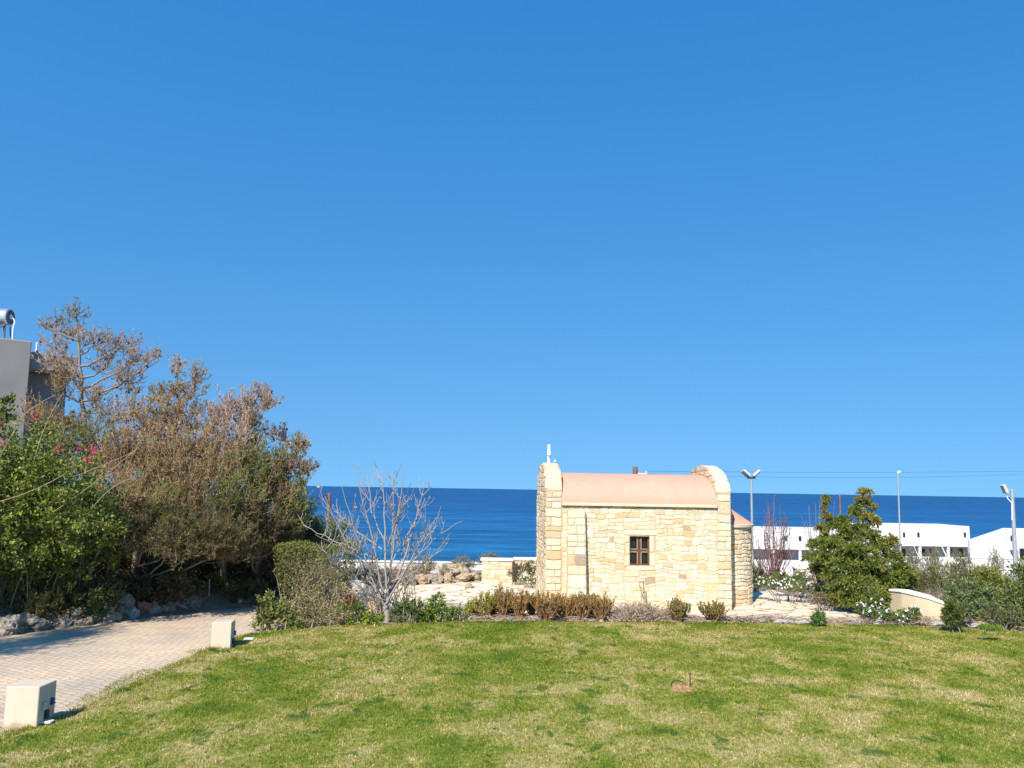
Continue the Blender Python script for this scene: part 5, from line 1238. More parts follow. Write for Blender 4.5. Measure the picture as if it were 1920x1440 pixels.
CON = [((0.085, 0.135, 0.02), 5), ((0.13, 0.175, 0.025), 4), ((0.05, 0.085, 0.015), 4), ((0.20, 0.20, 0.035), 2), ((0.28, 0.20, 0.04), 0.7)]
CONY = [((0.22, 0.20, 0.04), 4), ((0.14, 0.17, 0.03), 4), ((0.30, 0.20, 0.05), 1.5), ((0.07, 0.10, 0.02), 2)]
def conifer(label, trunk_px, pads, seed, pal):
    """pads: (px, py, Y, half width m, half height m[, palette]) drooping sprays of needles"""
    g = Veg(seed); rng = g.rng; T = np.array([at(*p) for p in trunk_px]); T[0][2] = float(terrain(T[0][0], T[0][1]))
    t = thing('conifer_tree', label, 'tree', T[0], group='dark green conifers right of the chapel'); tw = Veg(seed + 1)
    Tr = resample(T, 0.2); tw.twig(Tr, 0.07, 0.015, (0.20, 0.12, 0.08))
    for pd in pads:
        px, py, Yd, rw, rh = pd[:5]; pl = pd[5] if len(pd) > 5 else pal
        c = at(px, py, Yd); n = int(240 * rw * (rw + rh) + 16)
        i = int(np.argmin(np.abs(Tr[:, 2] - (c[2] - 0.1)))); tw.twig(bez(Tr[i], (Tr[i] + c) / 2 + np.array([0, 0, 0.05]), c, 5), 0.02, 0.008, (0.18, 0.12, 0.08))
        off = ball(rng, n, 2.2)
        for o in off:
            e = c + o * np.array([rw, rw * 0.9, rh]); a = c + o * np.array([rw, rw * 0.9, rh]) * 0.35
            P = bez(a, (a + e) / 2 + np.array([0, 0, 0.06]), e + np.array([0, 0, -0.03]), 4); tw.twig(P, 0.008, 0.004, (0.15, 0.11, 0.06))
            tone = rng.uniform(0.7, 1.3)
            k = 26; tt = rng.uniform(0.1, 1, k) * 3; ii = np.minimum(tt.astype(int), 2); f = (tt - ii)[:, None]; q = P[ii] * (1 - f) + P[ii + 1] * f
            d = unit(P[-1] - P[0]) * 0.7 + rng.normal(size=(k, 3)) * 0.65 + np.array([0, 0, 0.1])
            g.leaves(q, d, rng.uniform(0.05, 0.10, k), rng.uniform(0.012, 0.026, k), pal_cols(rng, k, pl) * tone)
    tw.build_twigs('trunk', t); g.build_leaves('crown', t)
Yc = 20.5
conifer('large dark green conifer with a single yellowish spire right of the chapel', [(1612, 1145, Yc), (1614, 1060, Yc), (1618, 980, Yc), (1621, 918, Yc)],
        [(1622, 922, Yc, .20, .08, CONY), (1616, 938, Yc, .25, .10, CONY), (1634, 950, Yc, .16, .10, CONY), (1605, 952, Yc, .14, .1), (1620, 968, Yc, .30, .12, CONY), (1602, 960, Yc, .2, .12), (1640, 978, Yc, .18, .12, CONY), (1610, 990, Yc, .3, .16), (1590, 1005, Yc, .4, .18), (1630, 1005, Yc, .36, .2),
         (1560, 1020, Yc, .4, .18), (1600, 1030, Yc - .3, .55, .2), (1650, 1025, Yc, .45, .2), (1670, 1015, Yc, .25, .2, CONY), (1675, 1045, Yc, .38, .2), (1545, 1045, Yc, .45, .2), (1585, 1058, Yc - .4, .55, .2), (1635, 1055, Yc - .3, .6, .22), (1560, 1078, Yc - .1, .4, .2), (1600, 1088, Yc - .5, .6, .22),
         (1655, 1082, Yc - .2, .55, .22), (1570, 1105, Yc - .3, .4, .2), (1610, 1115, Yc - .5, .5, .2), (1650, 1105, Yc - .4, .4, .2), (1690, 1068, Yc, .4, .2), (1535, 1020, Yc + .2, .3, .14), (1700, 1082, Yc - .2, .3, .16), (1590, 1128, Yc - .5, .4, .14), (1565, 985, Yc + .1, .2, .1), (1580, 975, Yc + .1, .22, .14), (1585, 990, Yc, .25, .14), (1675, 1105, Yc, .4, .2), (1700, 1100, Yc + .1, .35, .2), (1640, 1128, Yc - .4, .4, .14), (1575, 1122, Yc - .4, .35, .14), (1625, 1075, Yc + .2, .7, .3), (1600, 1045, Yc + .3, .6, .3)], 411, CON)
conifer('smaller half dead conifer with a ragged brown top left of the large one', [(1560, 1120, 21.8), (1556, 1040, 21.8), (1552, 980, 21.8), (1548, 925, 21.8)],
        [(1549, 935, 21.8, .14, .10, CONY), (1546, 950, 21.8, .12, .08, CONY), (1550, 968, 21.8, .2, .12, CONY), (1560, 980, 21.8, .16, .1, [((0.05, 0.05, 0.02), 2), ((0.1, 0.08, 0.04), 2)]), (1545, 990, 21.8, .25, .14, CONY), (1552, 1010, 21.8, .3, .15), (1530, 1020, 21.8, .3, .14), (1525, 1045, 21.7, .35, .16), (1540, 1065, 21.6, .4, .16)], 421, CON)
g = Veg(431)
b0 = at(1548, 985, 21.8)
# bare reddish twigs of the half dead top belong to a bare sapling behind it
bb = at(1540, 1100, 22.4); bb[2] = 0.0; t = thing('bare_sapling', 'thin reddish bare sapling behind the half dead conifer', 'sapling', bb)
for q in range(26):
    e = at(1540 + g.rng.normal(0, 22), 930 + abs(g.rng.normal(0, 50)), 22.4 + g.rng.normal(0, .2)); g.twig(bez(bb, (bb * .4 + e * .6) + np.array([g.rng.normal(0, .1), 0, -.2]), e, 7), 0.013, 0.005, np.array((0.22, 0.13, 0.10)) * g.rng.uniform(.8, 1.3))
g.build_twigs('branches', t)
daisies('daisy_plant', 'broad mat of white daisies right of the apse', 1480, 1112, 21.4, [(1428, 1092, .22, .6, .14), (1450, 1096, .25, .3, .15), (1480, 1098, .3, .2, .18), (1512, 1100, .32, .1, .2), (1540, 1108, .3, 0, .2), (1500, 1085, .35, 1.2, .2), (1465, 1082, .3, 1.3, .18)], 441, 6500, 85)
daisies('daisy_plant', 'white daisies at the foot of the cream retaining wall', 1665, 1166, 18.3, [(1615, 1142, .16, .2), (1635, 1150, .22, 0, .16), (1665, 1155, .25, 0, .16), (1695, 1155, .24, 0, .15), (1712, 1150, .2, .2), (1640, 1132, .2, .6)], 451, 4200, 55)
pxbush('leafy_shrub', 'green shrub at the corner of the cream retaining wall', 1648, 1140, 19.0, [(1640, 1115, .25), (1655, 1125, .22), (1630, 1130, .2)], 461, CON, 2200, Lr=(0.05, 0.09), Wr=(0.015, 0.03), twigs_per=100)
pxbush('dry_shrub', 'brown dry shrub between the daisies and conifer', 1545, 1130, 20.2, [(1535, 1120, .28, 0, .16), (1565, 1128, .28, 0, .15)], 462, [((0.16, 0.11, 0.055), 3), ((0.10, 0.11, 0.03), 3), ((0.22, 0.14, 0.08), 2)], 1600, Lr=(0.03, 0.06), Wr=(0.01, 0.02), twigs_per=140)
pxbush('dark_shrub', 'dark low shrub behind the apse at the foot of the bare shrub', 1420, 1098, 24.0, [(1412, 1070, .3), (1422, 1085, .3)], 463, [((0.05, 0.075, 0.018), 3), ((0.09, 0.10, 0.03), 2)], 1500, Lr=(0.04, 0.08), Wr=(0.015, 0.03), twigs_per=80)
# low wall and rocks seen behind the daisies
p = at(1520, 1075, 25.5); t = thing('low_wall', 'low grey stone wall behind the daisies', 'wall', (p[0], 25.5, 0)); sb = SB(); xa, xb = at(1492, 1075, 25.5)[0], at(1546, 1075, 25.5)[0]; zt = at(1520, 1067, 25.5)[2]
sb.block(xa, xb, 25.5, 25.75, -0.1, zt, (0.5, 0.44, 0.36)); r = []; split((xa, xb, 0, zt), rng, .4, .22, r); sb.add(*stones(r, lambda u, v, d: np.stack([u, 25.5 - d, v], -1), rng, pal=[((0.52, 0.47, 0.40), 3), ((0.46, 0.40, 0.32), 2)])); sb.build('wall', M['stone'], t, local=False)
mb = MB(); mb.bbox(xa - .03, xb + .03, 25.46, 25.8, zt + .002, zt + .06, .01); mb.build('coping', M['cap'], t)
for px, py, r, lab in ((1436, 1080, .28, 'tan rock right of the chapel apse behind the daisies'), (1462, 1078, .26, 'tan rock at the foot of the bare shrub'), (1480, 1082, .2, 'small tan rock beside the low grey wall')):
    p = gnd(px, py + 10); p[2] = r * 0.5; rock(p, r, 'rock_tan', rng, lab, 'rocks behind the daisies')

def retaining_wall():
    px_top = [(1668, 1104), (1690, 1106), (1715, 1112), (1740, 1118), (1756, 1124), (1775, 1130), (1795, 1134)]
    Ys = [19.6, 19.2, 18.9, 18.7, 18.6, 18.55, 18.5]
    P = np.array([at(x, y, Yd) for (x, y), Yd in zip(px_top, Ys)])
    t = thing('retaining_wall', 'curved cream rendered garden wall sloping down to the right', 'wall', (P[0][0], P[0][1], 0))
    n = len(P); tg = unit(np.gradient(P[:, :2], axis=0)); nn = np.stack([tg[:, 1], -tg[:, 0]], -1)
    def strip(o0, o1, zlo, zhi, name, m):
        V = []
        for i in range(n):
            a = P[i, :2] + nn[i] * o0; b = P[i, :2] + nn[i] * o1
            zl = -0.1 if zlo is None else P[i, 2] + zlo; zh = P[i, 2] + zhi
            V += [(*a, zl), (*b, zl), (*b, zh), (*a, zh)]
        F = [(4 * i + k, 4 * i + (k + 1) % 4, 4 * i + 4 + (k + 1) % 4, 4 * i + 4 + k) for i in range(n - 1) for k in range(4)] + [(0, 1, 2, 3), (4 * n - 4, 4 * n - 1, 4 * n - 2, 4 * n - 3)]
        mb = MB(); mb.add(V, F); mb.build(name, m, t)
    strip(-0.2, 0.0, None, -0.05, 'wall', M['retaining']); strip(-0.22, 0.025, -0.048, 0.0, 'coping', M['cap'])
retaining_wall()
OLV = [((0.13, 0.145, 0.03), 4), ((0.085, 0.105, 0.02), 4), ((0.18, 0.16, 0.06), 2), ((0.06, 0.07, 0.02), 2)]
GRN = [((0.09, 0.14, 0.025), 4), ((0.14, 0.19, 0.035), 3), ((0.05, 0.085, 0.018), 3), ((0.2, 0.2, 0.05), 1)]
GRY = [((0.125, 0.17, 0.06), 4), ((0.085, 0.13, 0.032), 4), ((0.045, 0.075, 0.02), 3), ((0.22, 0.25, 0.14), 1.2)]
pxbush('rosemary_shrub', 'upright olive brown shrub behind the cream retaining wall', 1745, 1130, 20.4, [(1725, 1085, .4, 0, .4), (1755, 1085, .4, 0, .45), (1745, 1060, .25, 0, .3), (1705, 1090, .3)], 471, OLV, 4200, Lr=(0.04, 0.09), Wr=(0.009, 0.018), up=1.4, twigs_per=260, sprig=0.3)
pxbush('rosemary_shrub', 'taller olive shrub in front of the middle white house', 1800, 1130, 20.8, [(1790, 1085, .45, 0, .5), (1815, 1080, .45, 0, .5), (1805, 1055, .3, 0, .35), (1830, 1095, .35)], 472, OLV, 4600, Lr=(0.04, 0.09), Wr=(0.009, 0.018), up=1.4, twigs_per=280, sprig=0.3)
pxbush('feathery_shrub', 'wispy grey shrub rising before the canopies of the white house', 1712, 1100, 22.5, [(1712, 1055, .22, 0, .4), (1708, 1045, .12, 0, .3)], 473, GG, 650, Lr=(0.04, 0.09), Wr=(0.010, 0.018), up=1.2, twigs_per=90, sprig=0.3)
pxbush('feathery_shrub', 'wispy grey shrub before the middle of the white house', 1752, 1100, 22.5, [(1752, 1055, .2, 0, .42), (1756, 1040, .1, 0, .25)], 474, GG, 520, Lr=(0.04, 0.09), Wr=(0.010, 0.018), up=1.2, twigs_per=80, sprig=0.3)
pxbush('feathery_shrub', 'wispy grey shrub beside the garden railing', 1868, 1110, 22.5, [(1868, 1065, .26, 0, .45), (1865, 1045, .14, 0, .25)], 475, GG, 800, Lr=(0.04, 0.09), Wr=(0.010, 0.018), up=1.2, twigs_per=100, sprig=0.3)
pxbush('variegated_shrub', 'grey green spreading shrub above the end of the cream wall', 1820, 1160, 18.9, [(1785, 1110, .32), (1820, 1115, .4), (1855, 1125, .4), (1800, 1130, .3, -.2), (1840, 1145, .35, -.3), (1778, 1134, .2, -.7), (1803, 1145, .26, -.8)], 476, GRY, 5600, Lr=(0.05, 0.09), Wr=(0.02, 0.035), twigs_per=260)
pxbush('yellow_shrub', 'yellow green shrub left of the right lamp post', 1862, 1160, 19.6, [(1850, 1085, .35), (1875, 1100, .4), (1835, 1080, .25)], 477, [((0.17, 0.19, 0.03), 4), ((0.23, 0.23, 0.04), 3), ((0.09, 0.12, 0.02), 3)], 3400, Lr=(0.05, 0.09), Wr=(0.014, 0.03), twigs_per=160)
pxbush('leafy_shrub', 'tall green shrub round the foot of the right lamp post', 1915, 1170, 18.6, [(1905, 1110, .42), (1935, 1090, .5), (1900, 1145, .38), (1940, 1140, .5), (1910, 1070, .2)], 478, GRN, 5600, Lr=(0.05, 0.09), Wr=(0.02, 0.035), twigs_per=240)
pxbush('leafy_shrub', 'dark green shrub filling the gap right of the conifer', 1700, 1110, 21.0, [(1690, 1090, .35), (1710, 1100, .35), (1680, 1105, .3)], 479, CON, 3000, Lr=(0.05, 0.09), Wr=(0.018, 0.03), twigs_per=130)
pxbush('leafy_shrub', 'low dark shrub at the lawn edge below the variegated shrub', 1880, 1178, 17.6, [(1865, 1155, .3), (1900, 1160, .28)], 480, [((0.06, 0.09, 0.02), 3), ((0.10, 0.13, 0.03), 2), ((0.12, 0.09, 0.05), 2)], 2200, Lr=(0.04, 0.07), Wr=(0.016, 0.03), twigs_per=130)
pxbush('grass_tuft', 'bright green grass tuft growing on the right lawn edge', 1855, 1184, 16.2, [(1850, 1180, .14, 0, .06), (1868, 1181, .12, 0, .05)], 481, [((0.10, 0.18, 0.02), 3), ((0.15, 0.22, 0.03), 2)], 600, cat='grass tuft', stems=0, Lr=(0.05, 0.1), Wr=(0.008, 0.014), up=2.0)
# dark slope planting that hides the ground behind the right bed
pxbush('bank_shrub', 'green bank of shrubs below the white houses', 1820, 1120, 26, [(1700, 1100, .8), (1780, 1100, .8), (1860, 1095, .7), (1930, 1090, .9), (1620, 1110, .7)], 482, GRN, 7000, Lr=(0.06, 0.11), Wr=(0.02, 0.04), twigs_per=260)

# ------------------------------------------------------------------ white houses down the slope
def house_win(t, px0, px1, py0, py1, Yd, m='glass', name='window'):
    a = at(px0, py0, Yd); b = at(px1, py1, Yd); x0, x1, z0, z1 = a[0], b[0], b[2], a[2]
    f = 0.07; mb = MB(); mb.box(x0, x0 + f, Yd - .03, Yd - .002, z0, z1).box(x1 - f, x1, Yd - .03, Yd - .002, z0, z1).box(x0 + f, x1 - f, Yd - .03, Yd - .002, z1 - f, z1).box(x0 + f, x1 - f, Yd - .03, Yd - .002, z0, z0 + f)
    if name == 'window':
        o = mb.build(name, M['grey_cap'], t); mb = MB(); mb.box(x0 + f, x1 - f, Yd - .012, Yd - .004, z0 + f, z1 - f); mb.build('pane', M[m], o)
    else:
        o = mb.build(name, M['wood'], t); mb = MB(); mb.box(x0 + f, x1 - f, Yd - .014, Yd - .004, z0 + f, z1 - f); mb.build('panel', M['wood'], o)
HG = 'white houses by the sea'
def house_middle():
    Yd = 120.0; fl = at(1600, 986, Yd); fr = at(1818, 986, Yd); zt = at(1730, 985.5, Yd)[2]; base = -10.5
    t = thing('white_house', 'long white house with three shaded canopies down by the sea', 'house', ((fl[0] + fr[0]) / 2, Yd, base), group=HG)
    mb = MB(); mb.bbox(fl[0], fr[0], Yd, Yd + 9, base, zt, 0.06); mb.build('wall', M['whitewash'], t)
    for x in (1695, 1722, 1809): house_win(t, x - 2.6, x + 2.6, 998, 1008, Yd)
    for x0, x1 in ((1691, 1698.5), (1728, 1735), (1796, 1806)): house_win(t, x0, x1, 1029, 1046, Yd, name='door')
    for x in (1744, 1784): house_win(t, x - 2.2, x + 2.2, 1029, 1037, Yd)
    cz = at(1750, 1021.5, Yd - 2)[2]; pz = at(1750, 1044, Yd - 2.2)[2]
    for x0, x1 in ((1685, 1724), (1726, 1777), (1780, 1834)):
        a = at(x0, 1021, Yd - 2)[0]; b = at(x1, 1021, Yd - 2)[0]; mb = MB(); mb.bbox(a, b, Yd - 2.2, Yd - .003, cz - 0.22, cz, 0.03); mb.build('canopy', M['whitewash'], t)
    for x in (1725, 1778, 1832):
        a = at(x, 1030, Yd - 2)[0]; mb = MB(); mb.bbox(a - .16, a + .16, Yd - 2.1, Yd - 1.7, base, cz - 0.222, 0.02); mb.build('pillar', M['whitewash'], t)
    for xa, xb in ((1682, 1724.0), (1726.2, 1776.8), (1779.2, 1830.8)):
        mb = MB(); mb.bbox(at(xa, 1044, Yd - 2)[0], at(xb, 1044, Yd - 2)[0], Yd - 2.05, Yd - 1.8, base, pz, 0.02); mb.build('parapet', M['whitewash'], t)
house_middle()
def house_left():
    Yd = 118.0; fl = at(1380, 993, Yd); fr = at(1592, 993, Yd); zt = at(1480, 992.5, Yd)[2]; base = -10.5
    t = thing('white_house', 'white house seen through the bare shrub beside the chapel', 'house', ((fl[0] + fr[0]) / 2, Yd, base), group=HG)
    mb = MB(); mb.bbox(fl[0], fr[0], Yd, Yd + 9, base, zt, 0.06); mb.build('wall', M['whitewash'], t)
    for x in (1473, 1500): house_win(t, x - 3, x + 3, 1005, 1015, Yd)
    house_win(t, 1465, 1476, 1035, 1050, Yd, name='door')
    cz = at(1480, 1027.5, Yd - 2)[2]; pz = at(1480, 1050, Yd - 2.2)[2]
    mb = MB(); mb.bbox(at(1400, 1027, Yd - 2)[0], at(1560, 1027, Yd - 2)[0], Yd - 2.2, Yd - .003, cz - .22, cz, .03); mb.build('canopy', M['whitewash'], t)
    for x in (1405, 1450, 1500): a = at(x, 1030, Yd - 2)[0]; mb = MB(); mb.bbox(a - .16, a + .16, Yd - 2.1, Yd - 1.7, base, cz - .222, .02); mb.build('pillar', M['whitewash'], t)
    mb = MB(); mb.bbox(at(1392, 1050, Yd - 2)[0], at(1562, 1050, Yd - 2)[0], Yd - 2.45, Yd - 2.2, base, pz, .02); mb.build('parapet', M['whitewash'], t)
house_left()
def house_right():
    Yd = 104.0; base = -10.5; e = at(1888, 991, Yd); zt = at(1900, 991, Yd)[2]
    t = thing('white_house', 'white house with a sloping side wall at the right edge', 'house', (e[0] + 3, Yd, base), group=HG)
    xr = at(2050, 991, Yd)[0]; mb = MB(); mb.bbox(e[0], xr, Yd, Yd + 1.2, base, zt, .05); mb.build('wall', M['whitewash'], t)
    a = at(1818, 1013, Yd + 0.4); zl = at(1818, 1013, Yd + .4)[2]; x0, x1 = a[0], e[0] - .002
    V = [(x0, Yd + .4, base), (x1, Yd + .4, base), (x1, Yd + .4, zt), (x0, Yd + .4, zl)]; V += [(p[0], p[1] + .5, p[2]) for p in V]
    mb = MB(); mb.add(V, [(0, 1, 2, 3), (4, 7, 6, 5), (3, 2, 6, 7), (0, 3, 7, 4), (0, 4, 5, 1), (1, 5, 6, 2)]); mb.build('side_wing', M['whitewash'], t)
    house_win(t, 1894, 1901, 1004, 1015, Yd); house_win(t, 1911, 1930, 1028, 1051, Yd)
    p = at(1896, 1031, Yd); mb = MB(); V = [(p[0] - .25, Yd - .002, p[2]), (p[0] + .5, Yd - .002, p[2]), (p[0] + .5, Yd - .002, p[2] - 1.3)]; V += [(q[0], q[1] - .6, q[2]) for q in V]
    mb.add(V, [(0, 1, 2), (3, 5, 4), (0, 3, 4, 1), (1, 4, 5, 2), (2, 5, 3, 0)]); mb.build('bracket', M['concrete'], t)
house_right()
def railing():
    Yd = 60.0; a = at(1826, 1047, Yd); b = at(1935, 1050, Yd); zt = a[2]
    t = thing('garden_railing', 'thin grey metal railing before the right white house', 'railing', ((a[0] + b[0]) / 2, Yd, zt - 1.1))
    mb = MB(); mb.tube([a, b], 0.03, 6).tube([a - [0, 0, .55], b - [0, 0, .55]], .02, 6); mb.build('rail', M['galv'], t)
    for k in range(5):
        p = a + (b - a) * k / 4; mb = MB(); mb.tube([p - [0, 0, .012], p - [0, 0, 1.3]], .025, 6); mb.build('post', M['galv'], t)
    mb = MB(); c = (a + b) / 2
    mb.bbox(a[0] - .5, b[0] + .5, Yd - .1, Yd + .2, zt - 3.5, zt - 0.95, .02); mb.build('base_wall', M['whitewash'], t)
railing()

# ------------------------------------------------------------------ lamp posts, poles, wires
def head_box(name, parent, c, ang, L_, m):
    Mx = Matrix.Translation(V3(c)) @ Matrix.Rotation(ang, 4, 'Y') @ Matrix.Rotation(R(-18), 4, 'X')
    mb = MB(); mb.bbox(-L_ / 2, L_ / 2, -0.11, 0.11, -0.035, 0.035, 0.012, Mx)
    for k in range(5): mb.box(-L_ * .35 + k * L_ * .17, -L_ * .35 + k * L_ * .17 + .012, -0.09, 0.09, 0.036, 0.055, Mx)
    return mb.build(name, m, parent)
def lamp_double():
    Yd = 27.0; top = at(1408.5, 898, Yd); t = thing('lamp_post', 'white lamp post with two winged floodlights behind the chapel', 'lamp', (top[0], Yd, -0.01))
    mb = MB(); mb.tube([(top[0], Yd, -0.2), (top[0], Yd, top[2])], [0.04, 0.034], 12); mb.build('pole', M['galv'], t)
    mb = MB(); mb.tube([(top[0] - .13, Yd, top[2] + .03), (top[0] + .13, Yd, top[2] + .03)], .022, 8).tube([(top[0], Yd, top[2] + .001), (top[0], Yd, top[2] + .05)], .03, 8)
    for sx in (-.1, .1): mb.tube([(top[0] + sx, Yd - .03, top[2] + .03), (top[0] + sx * 1.1, Yd - .03, top[2] + .1)], .018, 6)
    mb.build('bracket', M['dark'], t)
    head_box('floodlight', t, (top[0] - .165, Yd, top[2] + .165), R(40), .28, M['lampbody']); head_box('floodlight', t, (top[0] + .165, Yd, top[2] + .165), R(-40), .28, M['lampbody'])
lamp_double()
Yd = 45.0; a = at(1688.5, 1040, Yd); b = at(1683.5, 888, Yd); zb = float(terrain(a[0], Yd)) - .2
t = thing('lamp_post', 'slender white pole with a small hooked top before the white house', 'lamp', (a[0], Yd, zb + .2))
mb = MB(); d = (b - a) / (b[2] - a[2]); mb.tube([a + d * (zb - a[2]), a, b], [.05, .045, .038], 10); mb.build('pole', M['galv'], t)
mb = MB(); mb.tube([b + [0, 0, .001], b + [-.0, 0, .05], b + [.04, 0, .1], b + [.14, 0, .09]], .045, 8); mb.build('lamp_hook', M['white_metal'], t)
def lamp_right():
    Yd = 25.0; a = at(1906, 1100, Yd); b = at(1897.5, 917, Yd); t = thing('lamp_post', 'thick grey lamp post with one floodlight on a short arm', 'lamp', (a[0], Yd, -0.01))
    d = (b - a) / (b[2] - a[2]); mb = MB(); mb.tube([a + d * (-.2 - a[2]), b], [.068, .05], 12); mb.build('pole', M['galv'], t)
    mb = MB(); mb.tube([b + [-.03, 0, -.03], b + [-.16, 0, -.03], b + [-.17, 0, 0.0]], .018, 8); mb.build('arm', M['galv'], t)
    c = b + np.array([-.22, 0, .0]); Mx = Matrix.Translation(V3(c)) @ Matrix.Rotation(R(68), 4, 'Y'); mb = MB(); mb.bbox(-.13, .13, -.1, .1, -.045, .045, .015, Mx); mb.build('floodlight', M['lampbody'], t)
    mb = MB(); mb.tube([c + [.04, 0, -.13], c + [.08, 0, -.28], c + [.16, -.06, -.4], b + d * -.9 + [-.07, -.05, 0]], .012, 6); mb.build('cable', M['white_metal'], t)
lamp_right()
def upole(label, px, ptop, Yd, r, zb=None, arms=False):
    b = at(px, ptop, Yd); zb = float(terrain(b[0], Yd)) - .2; t = thing('utility_pole', label, 'utility pole', (b[0], Yd, zb + .2), group='brown wooden utility poles')
    mb = MB(); mb.tube([(b[0], Yd, zb), (b[0] + .01, Yd, (zb + b[2]) / 2), (b[0], Yd, b[2])], [r * 1.2, r * 1.1, r], 10); mb.build('pole', M['oldwood'], t)
    if arms:
        mb = MB(); mb.bbox(b[0] + r, b[0] + r + .5, Yd - .05, Yd + .05, b[2] - .42, b[2] - .32, .01); mb.tube([(b[0] + r + .45, Yd, b[2] - .319), (b[0] + r + .45, Yd, b[2] - .2)], .05, 8); mb.build('insulator', M['lampbody'], t)
    return b
b1 = upole('wooden pole top showing over the chapel roof', 1191, 875, 45, .13, arms=True)
b2 = upole('wooden pole standing against the sea left of the bare tree', 617.5, 924, 40, .09)
b3 = upole('thin wooden pole between the two conifer tops', 1574.5, 926, 60, .06)
def wire(label, pts, r=0.012, sag=0.15, name='overhead_wire'):
    P = bez(pts[0], (np.array(pts[0]) + np.array(pts[1])) / 2 - np.array([0, 0, sag * 2]), pts[1], 24); c = P[0].copy(); mb = MB(); mb.tube(P - c, r, 5)
    o = mb.build(name, M['cable']); o.location = V3(c); return tag(o, label, 'cable', 'overhead wires')
wire('upper overhead wire running right from the pole behind the chapel', (b1 + [.58, 0, -.22], at(2000, 882, 62)), .008, .1)
wire('lower overhead wire running right from the pole behind the chapel', (b1 + [.12, 0, -.36], at(2000, 884.5, 60)), .007, .3)
wire('overhead wire from the seaward pole into the thicket', (b2 + [-.09, 0, -.08], at(520, 950, 34)), .018, .12)
wire('slack cable looping down beside the seaward pole', (b2 + [-.1, 0, -.1], b2 + [-.02, -.12, -1.3]), .014, .2)

# ------------------------------------------------------------------ grey building with the solar water heater
def grey_building():
    Yd = 32.0; e = at(60, 640, Yd); zt = e[2]; base = 0.3; th = R(42)
    t = thing('grey_building', 'plain grey rendered building behind the pines at the left edge', 'building', (e[0], Yd, base), th)
    h = zt - base; zu = at(75, 693, Yd + .4)[2] - base; zs = at(75, 660, Yd + .4)[2] - base
    mb = MB(); mb.bbox(-10, 0, 0, 9, 0, h, .03); mb.build('main_block', M['concrete'], t, local=True)
    mb = MB(); mb.bbox(.003, 1.75, .35, 8, zu, zs, .03); mb.build('roof_slab', M['concrete'], t, local=True)
    mb = MB(); mb.bbox(.003, 1.71, 1.5, 8, 0, zu - .003, .03); mb.build('rear_wall', M['concrete'], t, local=True)
    mb = MB(); mb.tube([(.35, .8, zs + .001), (.35, .8, zs + .45)], .03, 6); mb.build('vent_pipe', M['white_metal'], t, local=True)
    # solar water heater on the roof
    Ys = Yd + 1.6; c = at(17, 594.5, Ys); rr = 0.34
    s = thing('solar_water_heater', 'silver tank of a solar water heater on the grey roof', 'water heater', (c[0] - .6, Ys, zt))
    mb = MB(); mb.tube([(c[0] - 1.5, Ys, c[2]), (c[0] - 1.45, Ys, c[2]), (c[0], Ys, c[2]), (c[0] + .05, Ys, c[2])], [rr * .9, rr, rr, rr * .93], 28)
    o = mb.build('tank', M['steel'], s, smooth=False)
    mb = MB(); mb.tube([(c[0] + .052, Ys, c[2]), (c[0] + .075, Ys, c[2])], [rr * .9, rr * .84], 24); mb.build('end_cap', M['grey_cap'], o)
    mb = MB(); mb.tube([(c[0] + .077, Ys, c[2]), (c[0] + .1, Ys, c[2])], .1, 14).tube([(c[0] + .101, Ys, c[2] - .02), (c[0] + .2, Ys, c[2] - .08), (c[0] + .24, Ys, c[2] - .2), (c[0] + .19, Ys, c[2] - .5), (c[0] + .22, Ys, zt + .01)], .024, 8); mb.build('pipe', M['white_metal'], s)
    mb = MB()
    for x in (c[0] - .05, c[0] - .3, c[0] - 1.3):
        mb.tube([(x, Ys - .1, c[2] - rr * 1.01), (x, Ys - .12, zt + .005)], .03, 6); mb.tube([(x, Ys + .2, c[2] - rr), (x, Ys + .45, zt + .005)], .025, 6)
    mb.tube([(c[0] - .05, Ys - .1, c[2] - rr * 1.03), (c[0] - .85, Ys - 1.2, zt + .12)], .03, 6); mb.build('frame', M['grey_cap'], s)
    Mx = Matrix.Translation((c[0] - .75, Ys - .75, zt + .42)) @ Matrix.Rotation(R(35), 4, 'X'); mb = MB(); mb.bbox(-.75, .42, -.75, .6, -.04, .04, .01, Mx); mb.build('solar_panel', M['collector'], s)
grey_building()

# ------------------------------------------------------------------ beige service boxes and the stake on the lawn
def service_box(label, x0, y0, w_, h_, rot):
    t = thing('service_box', label, 'electrical box', (x0 + w_ / 2, y0 + w_ / 2, 0.0), R(rot), group='beige service boxes by the path')
    a = w_ / 2; mb = MB(); mb.bbox(-a, a, -a, a, -0.05, h_, 0.008); mb.build('body', M['beige'], t, local=True)
    mb = MB(); mb.bbox(a + .001, a + .02, -.10, -.02, h_ * .42, h_ * .60, .005); mb.build('socket_cover', M['socket'], t, local=True)
    mb = MB(); mb.tube([(a + .001, .1, h_ * .56), (a + .024, .1, h_ * .555)], .032, 12).bbox(a + .002, a + .03, .06, .14, h_ * .47, h_ * .50, .003); mb.build('blue_socket', M['blue'], t, local=True)
    mb = MB(); mb.bbox(a + .001, a + .03, -.045, .02, h_ * .20, h_ * .40, .006); mb.build('dark_socket', M['dark'], t, local=True)
def box_from(label, corners, h_):
    c = np.array([gnd(x, y, h_) for x, y in corners]); m = c.mean(0)
    wx = np.linalg.norm(c[1] - c[0]); wy = np.linalg.norm(c[3] - c[0]); w_ = (wx + wy) / 2
    rot = math.degrees(math.atan2(c[1][1] - c[0][1], c[1][0] - c[0][0]))
    service_box(label, m[0] - w_ / 2, m[1] - w_ / 2, w_, h_, rot)
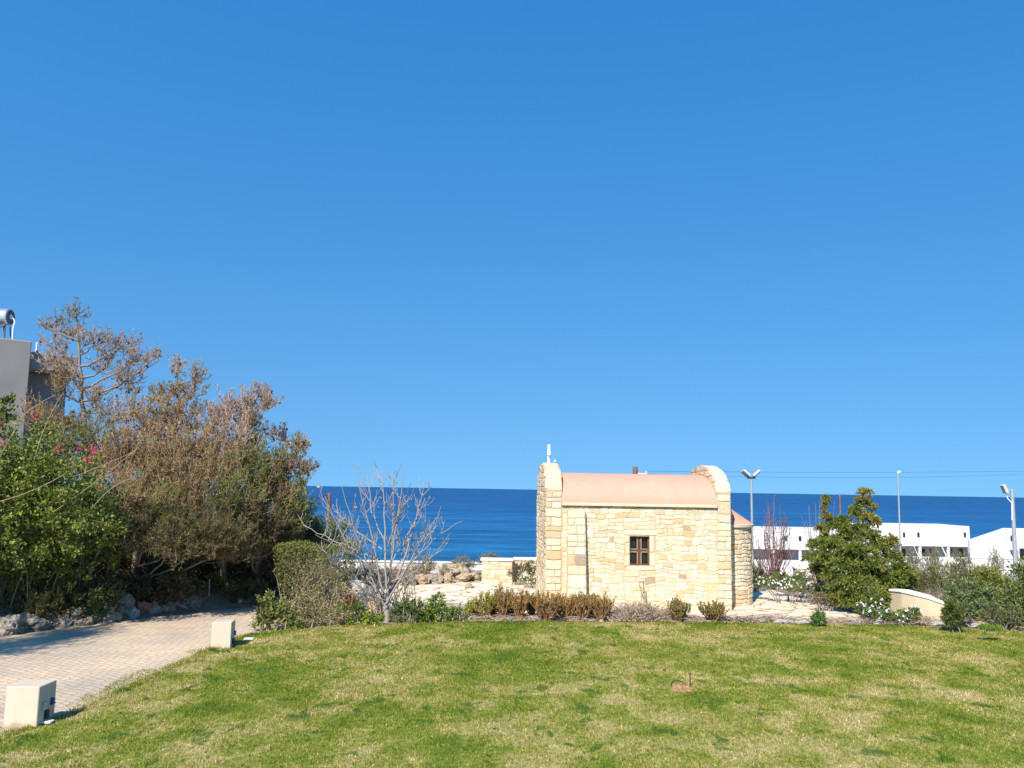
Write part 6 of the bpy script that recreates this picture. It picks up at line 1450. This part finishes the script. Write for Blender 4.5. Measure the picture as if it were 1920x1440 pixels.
box_from('nearest beige service box with sockets at the left corner of the lawn', ((13.5, 1287), (75, 1288), (105, 1274), (47, 1273)), .47)
box_from('farther beige service box where path and lawn narrow', ((399, 1167), (432, 1167), (441, 1161.5), (408, 1161)), .46)
for (px, py, lab) in ((85, 1357, 'white plastic cover plate lying in the grass beside the near box'), (467, 1200, 'white plastic cover plate lying in the grass beyond the far box')):
    p = gnd(px, py, LAWN_Z); mb = MB(); mb.bbox(-.075, .075, -.05, .05, 0.012, .035, .006); o = mb.build('cover_plate', M['white_metal']); o.location = V3(p); tag(o, lab, 'cover plate')
# bare earth and the black stake with its loop of hose
p = gnd(1280, 1291, LAWN_Z); rs = np.random.RandomState(8)
k = 22; a = np.arange(k) * 2 * math.pi / k; V = [(p[0], p[1], LAWN_Z + .028)]
for f, z in ((.35, .045), (.7, .03), (1.0, -.01)):
    for q in a: V.append((p[0] + math.cos(q) * .17 * f * rs.uniform(.65, 1.25), p[1] + math.sin(q) * .24 * f * rs.uniform(.65, 1.25), LAWN_Z + z * .55 * rs.uniform(.2, 1.7)))
F3 = [(0, 1 + i, 1 + (i + 1) % k) for i in range(k)]; F4 = [(1 + r * k + i, 1 + (r + 1) * k + i, 1 + (r + 1) * k + (i + 1) % k, 1 + r * k + (i + 1) % k) for r in (0, 1) for i in range(k)]
mb = MB(); mb.add(V, F3 + F4); tag(mb.build('soil_patch', M['soil']), kind='structure')
t = thing('sprinkler_stake', 'thin black stake with a loop of hose in the lawn', 'stake', p)
b = gnd(1294, 1288, LAWN_Z); mb = MB(); mb.tube([b + [0, 0, -.05], b + [0, 0, .17]], .008, 8).tube([b + [0, 0, .171], b + [0, 0, .185]], .012, 8); mb.build('stake', M['dark'], t)
q0 = gnd(1262, 1287, LAWN_Z); P = [q0 + np.array([.07 + .10 * math.cos(x) * -1, .05 * math.sin(x * .9), .012 + .055 * max(0, math.sin(x))]) for x in np.linspace(-.2, math.pi + .4, 16)] + [b + np.array([-.02, .0, .01])]
mb = MB(); mb.tube(np.array(P), .007, 6); mb.build('hose', M['dark'], t)
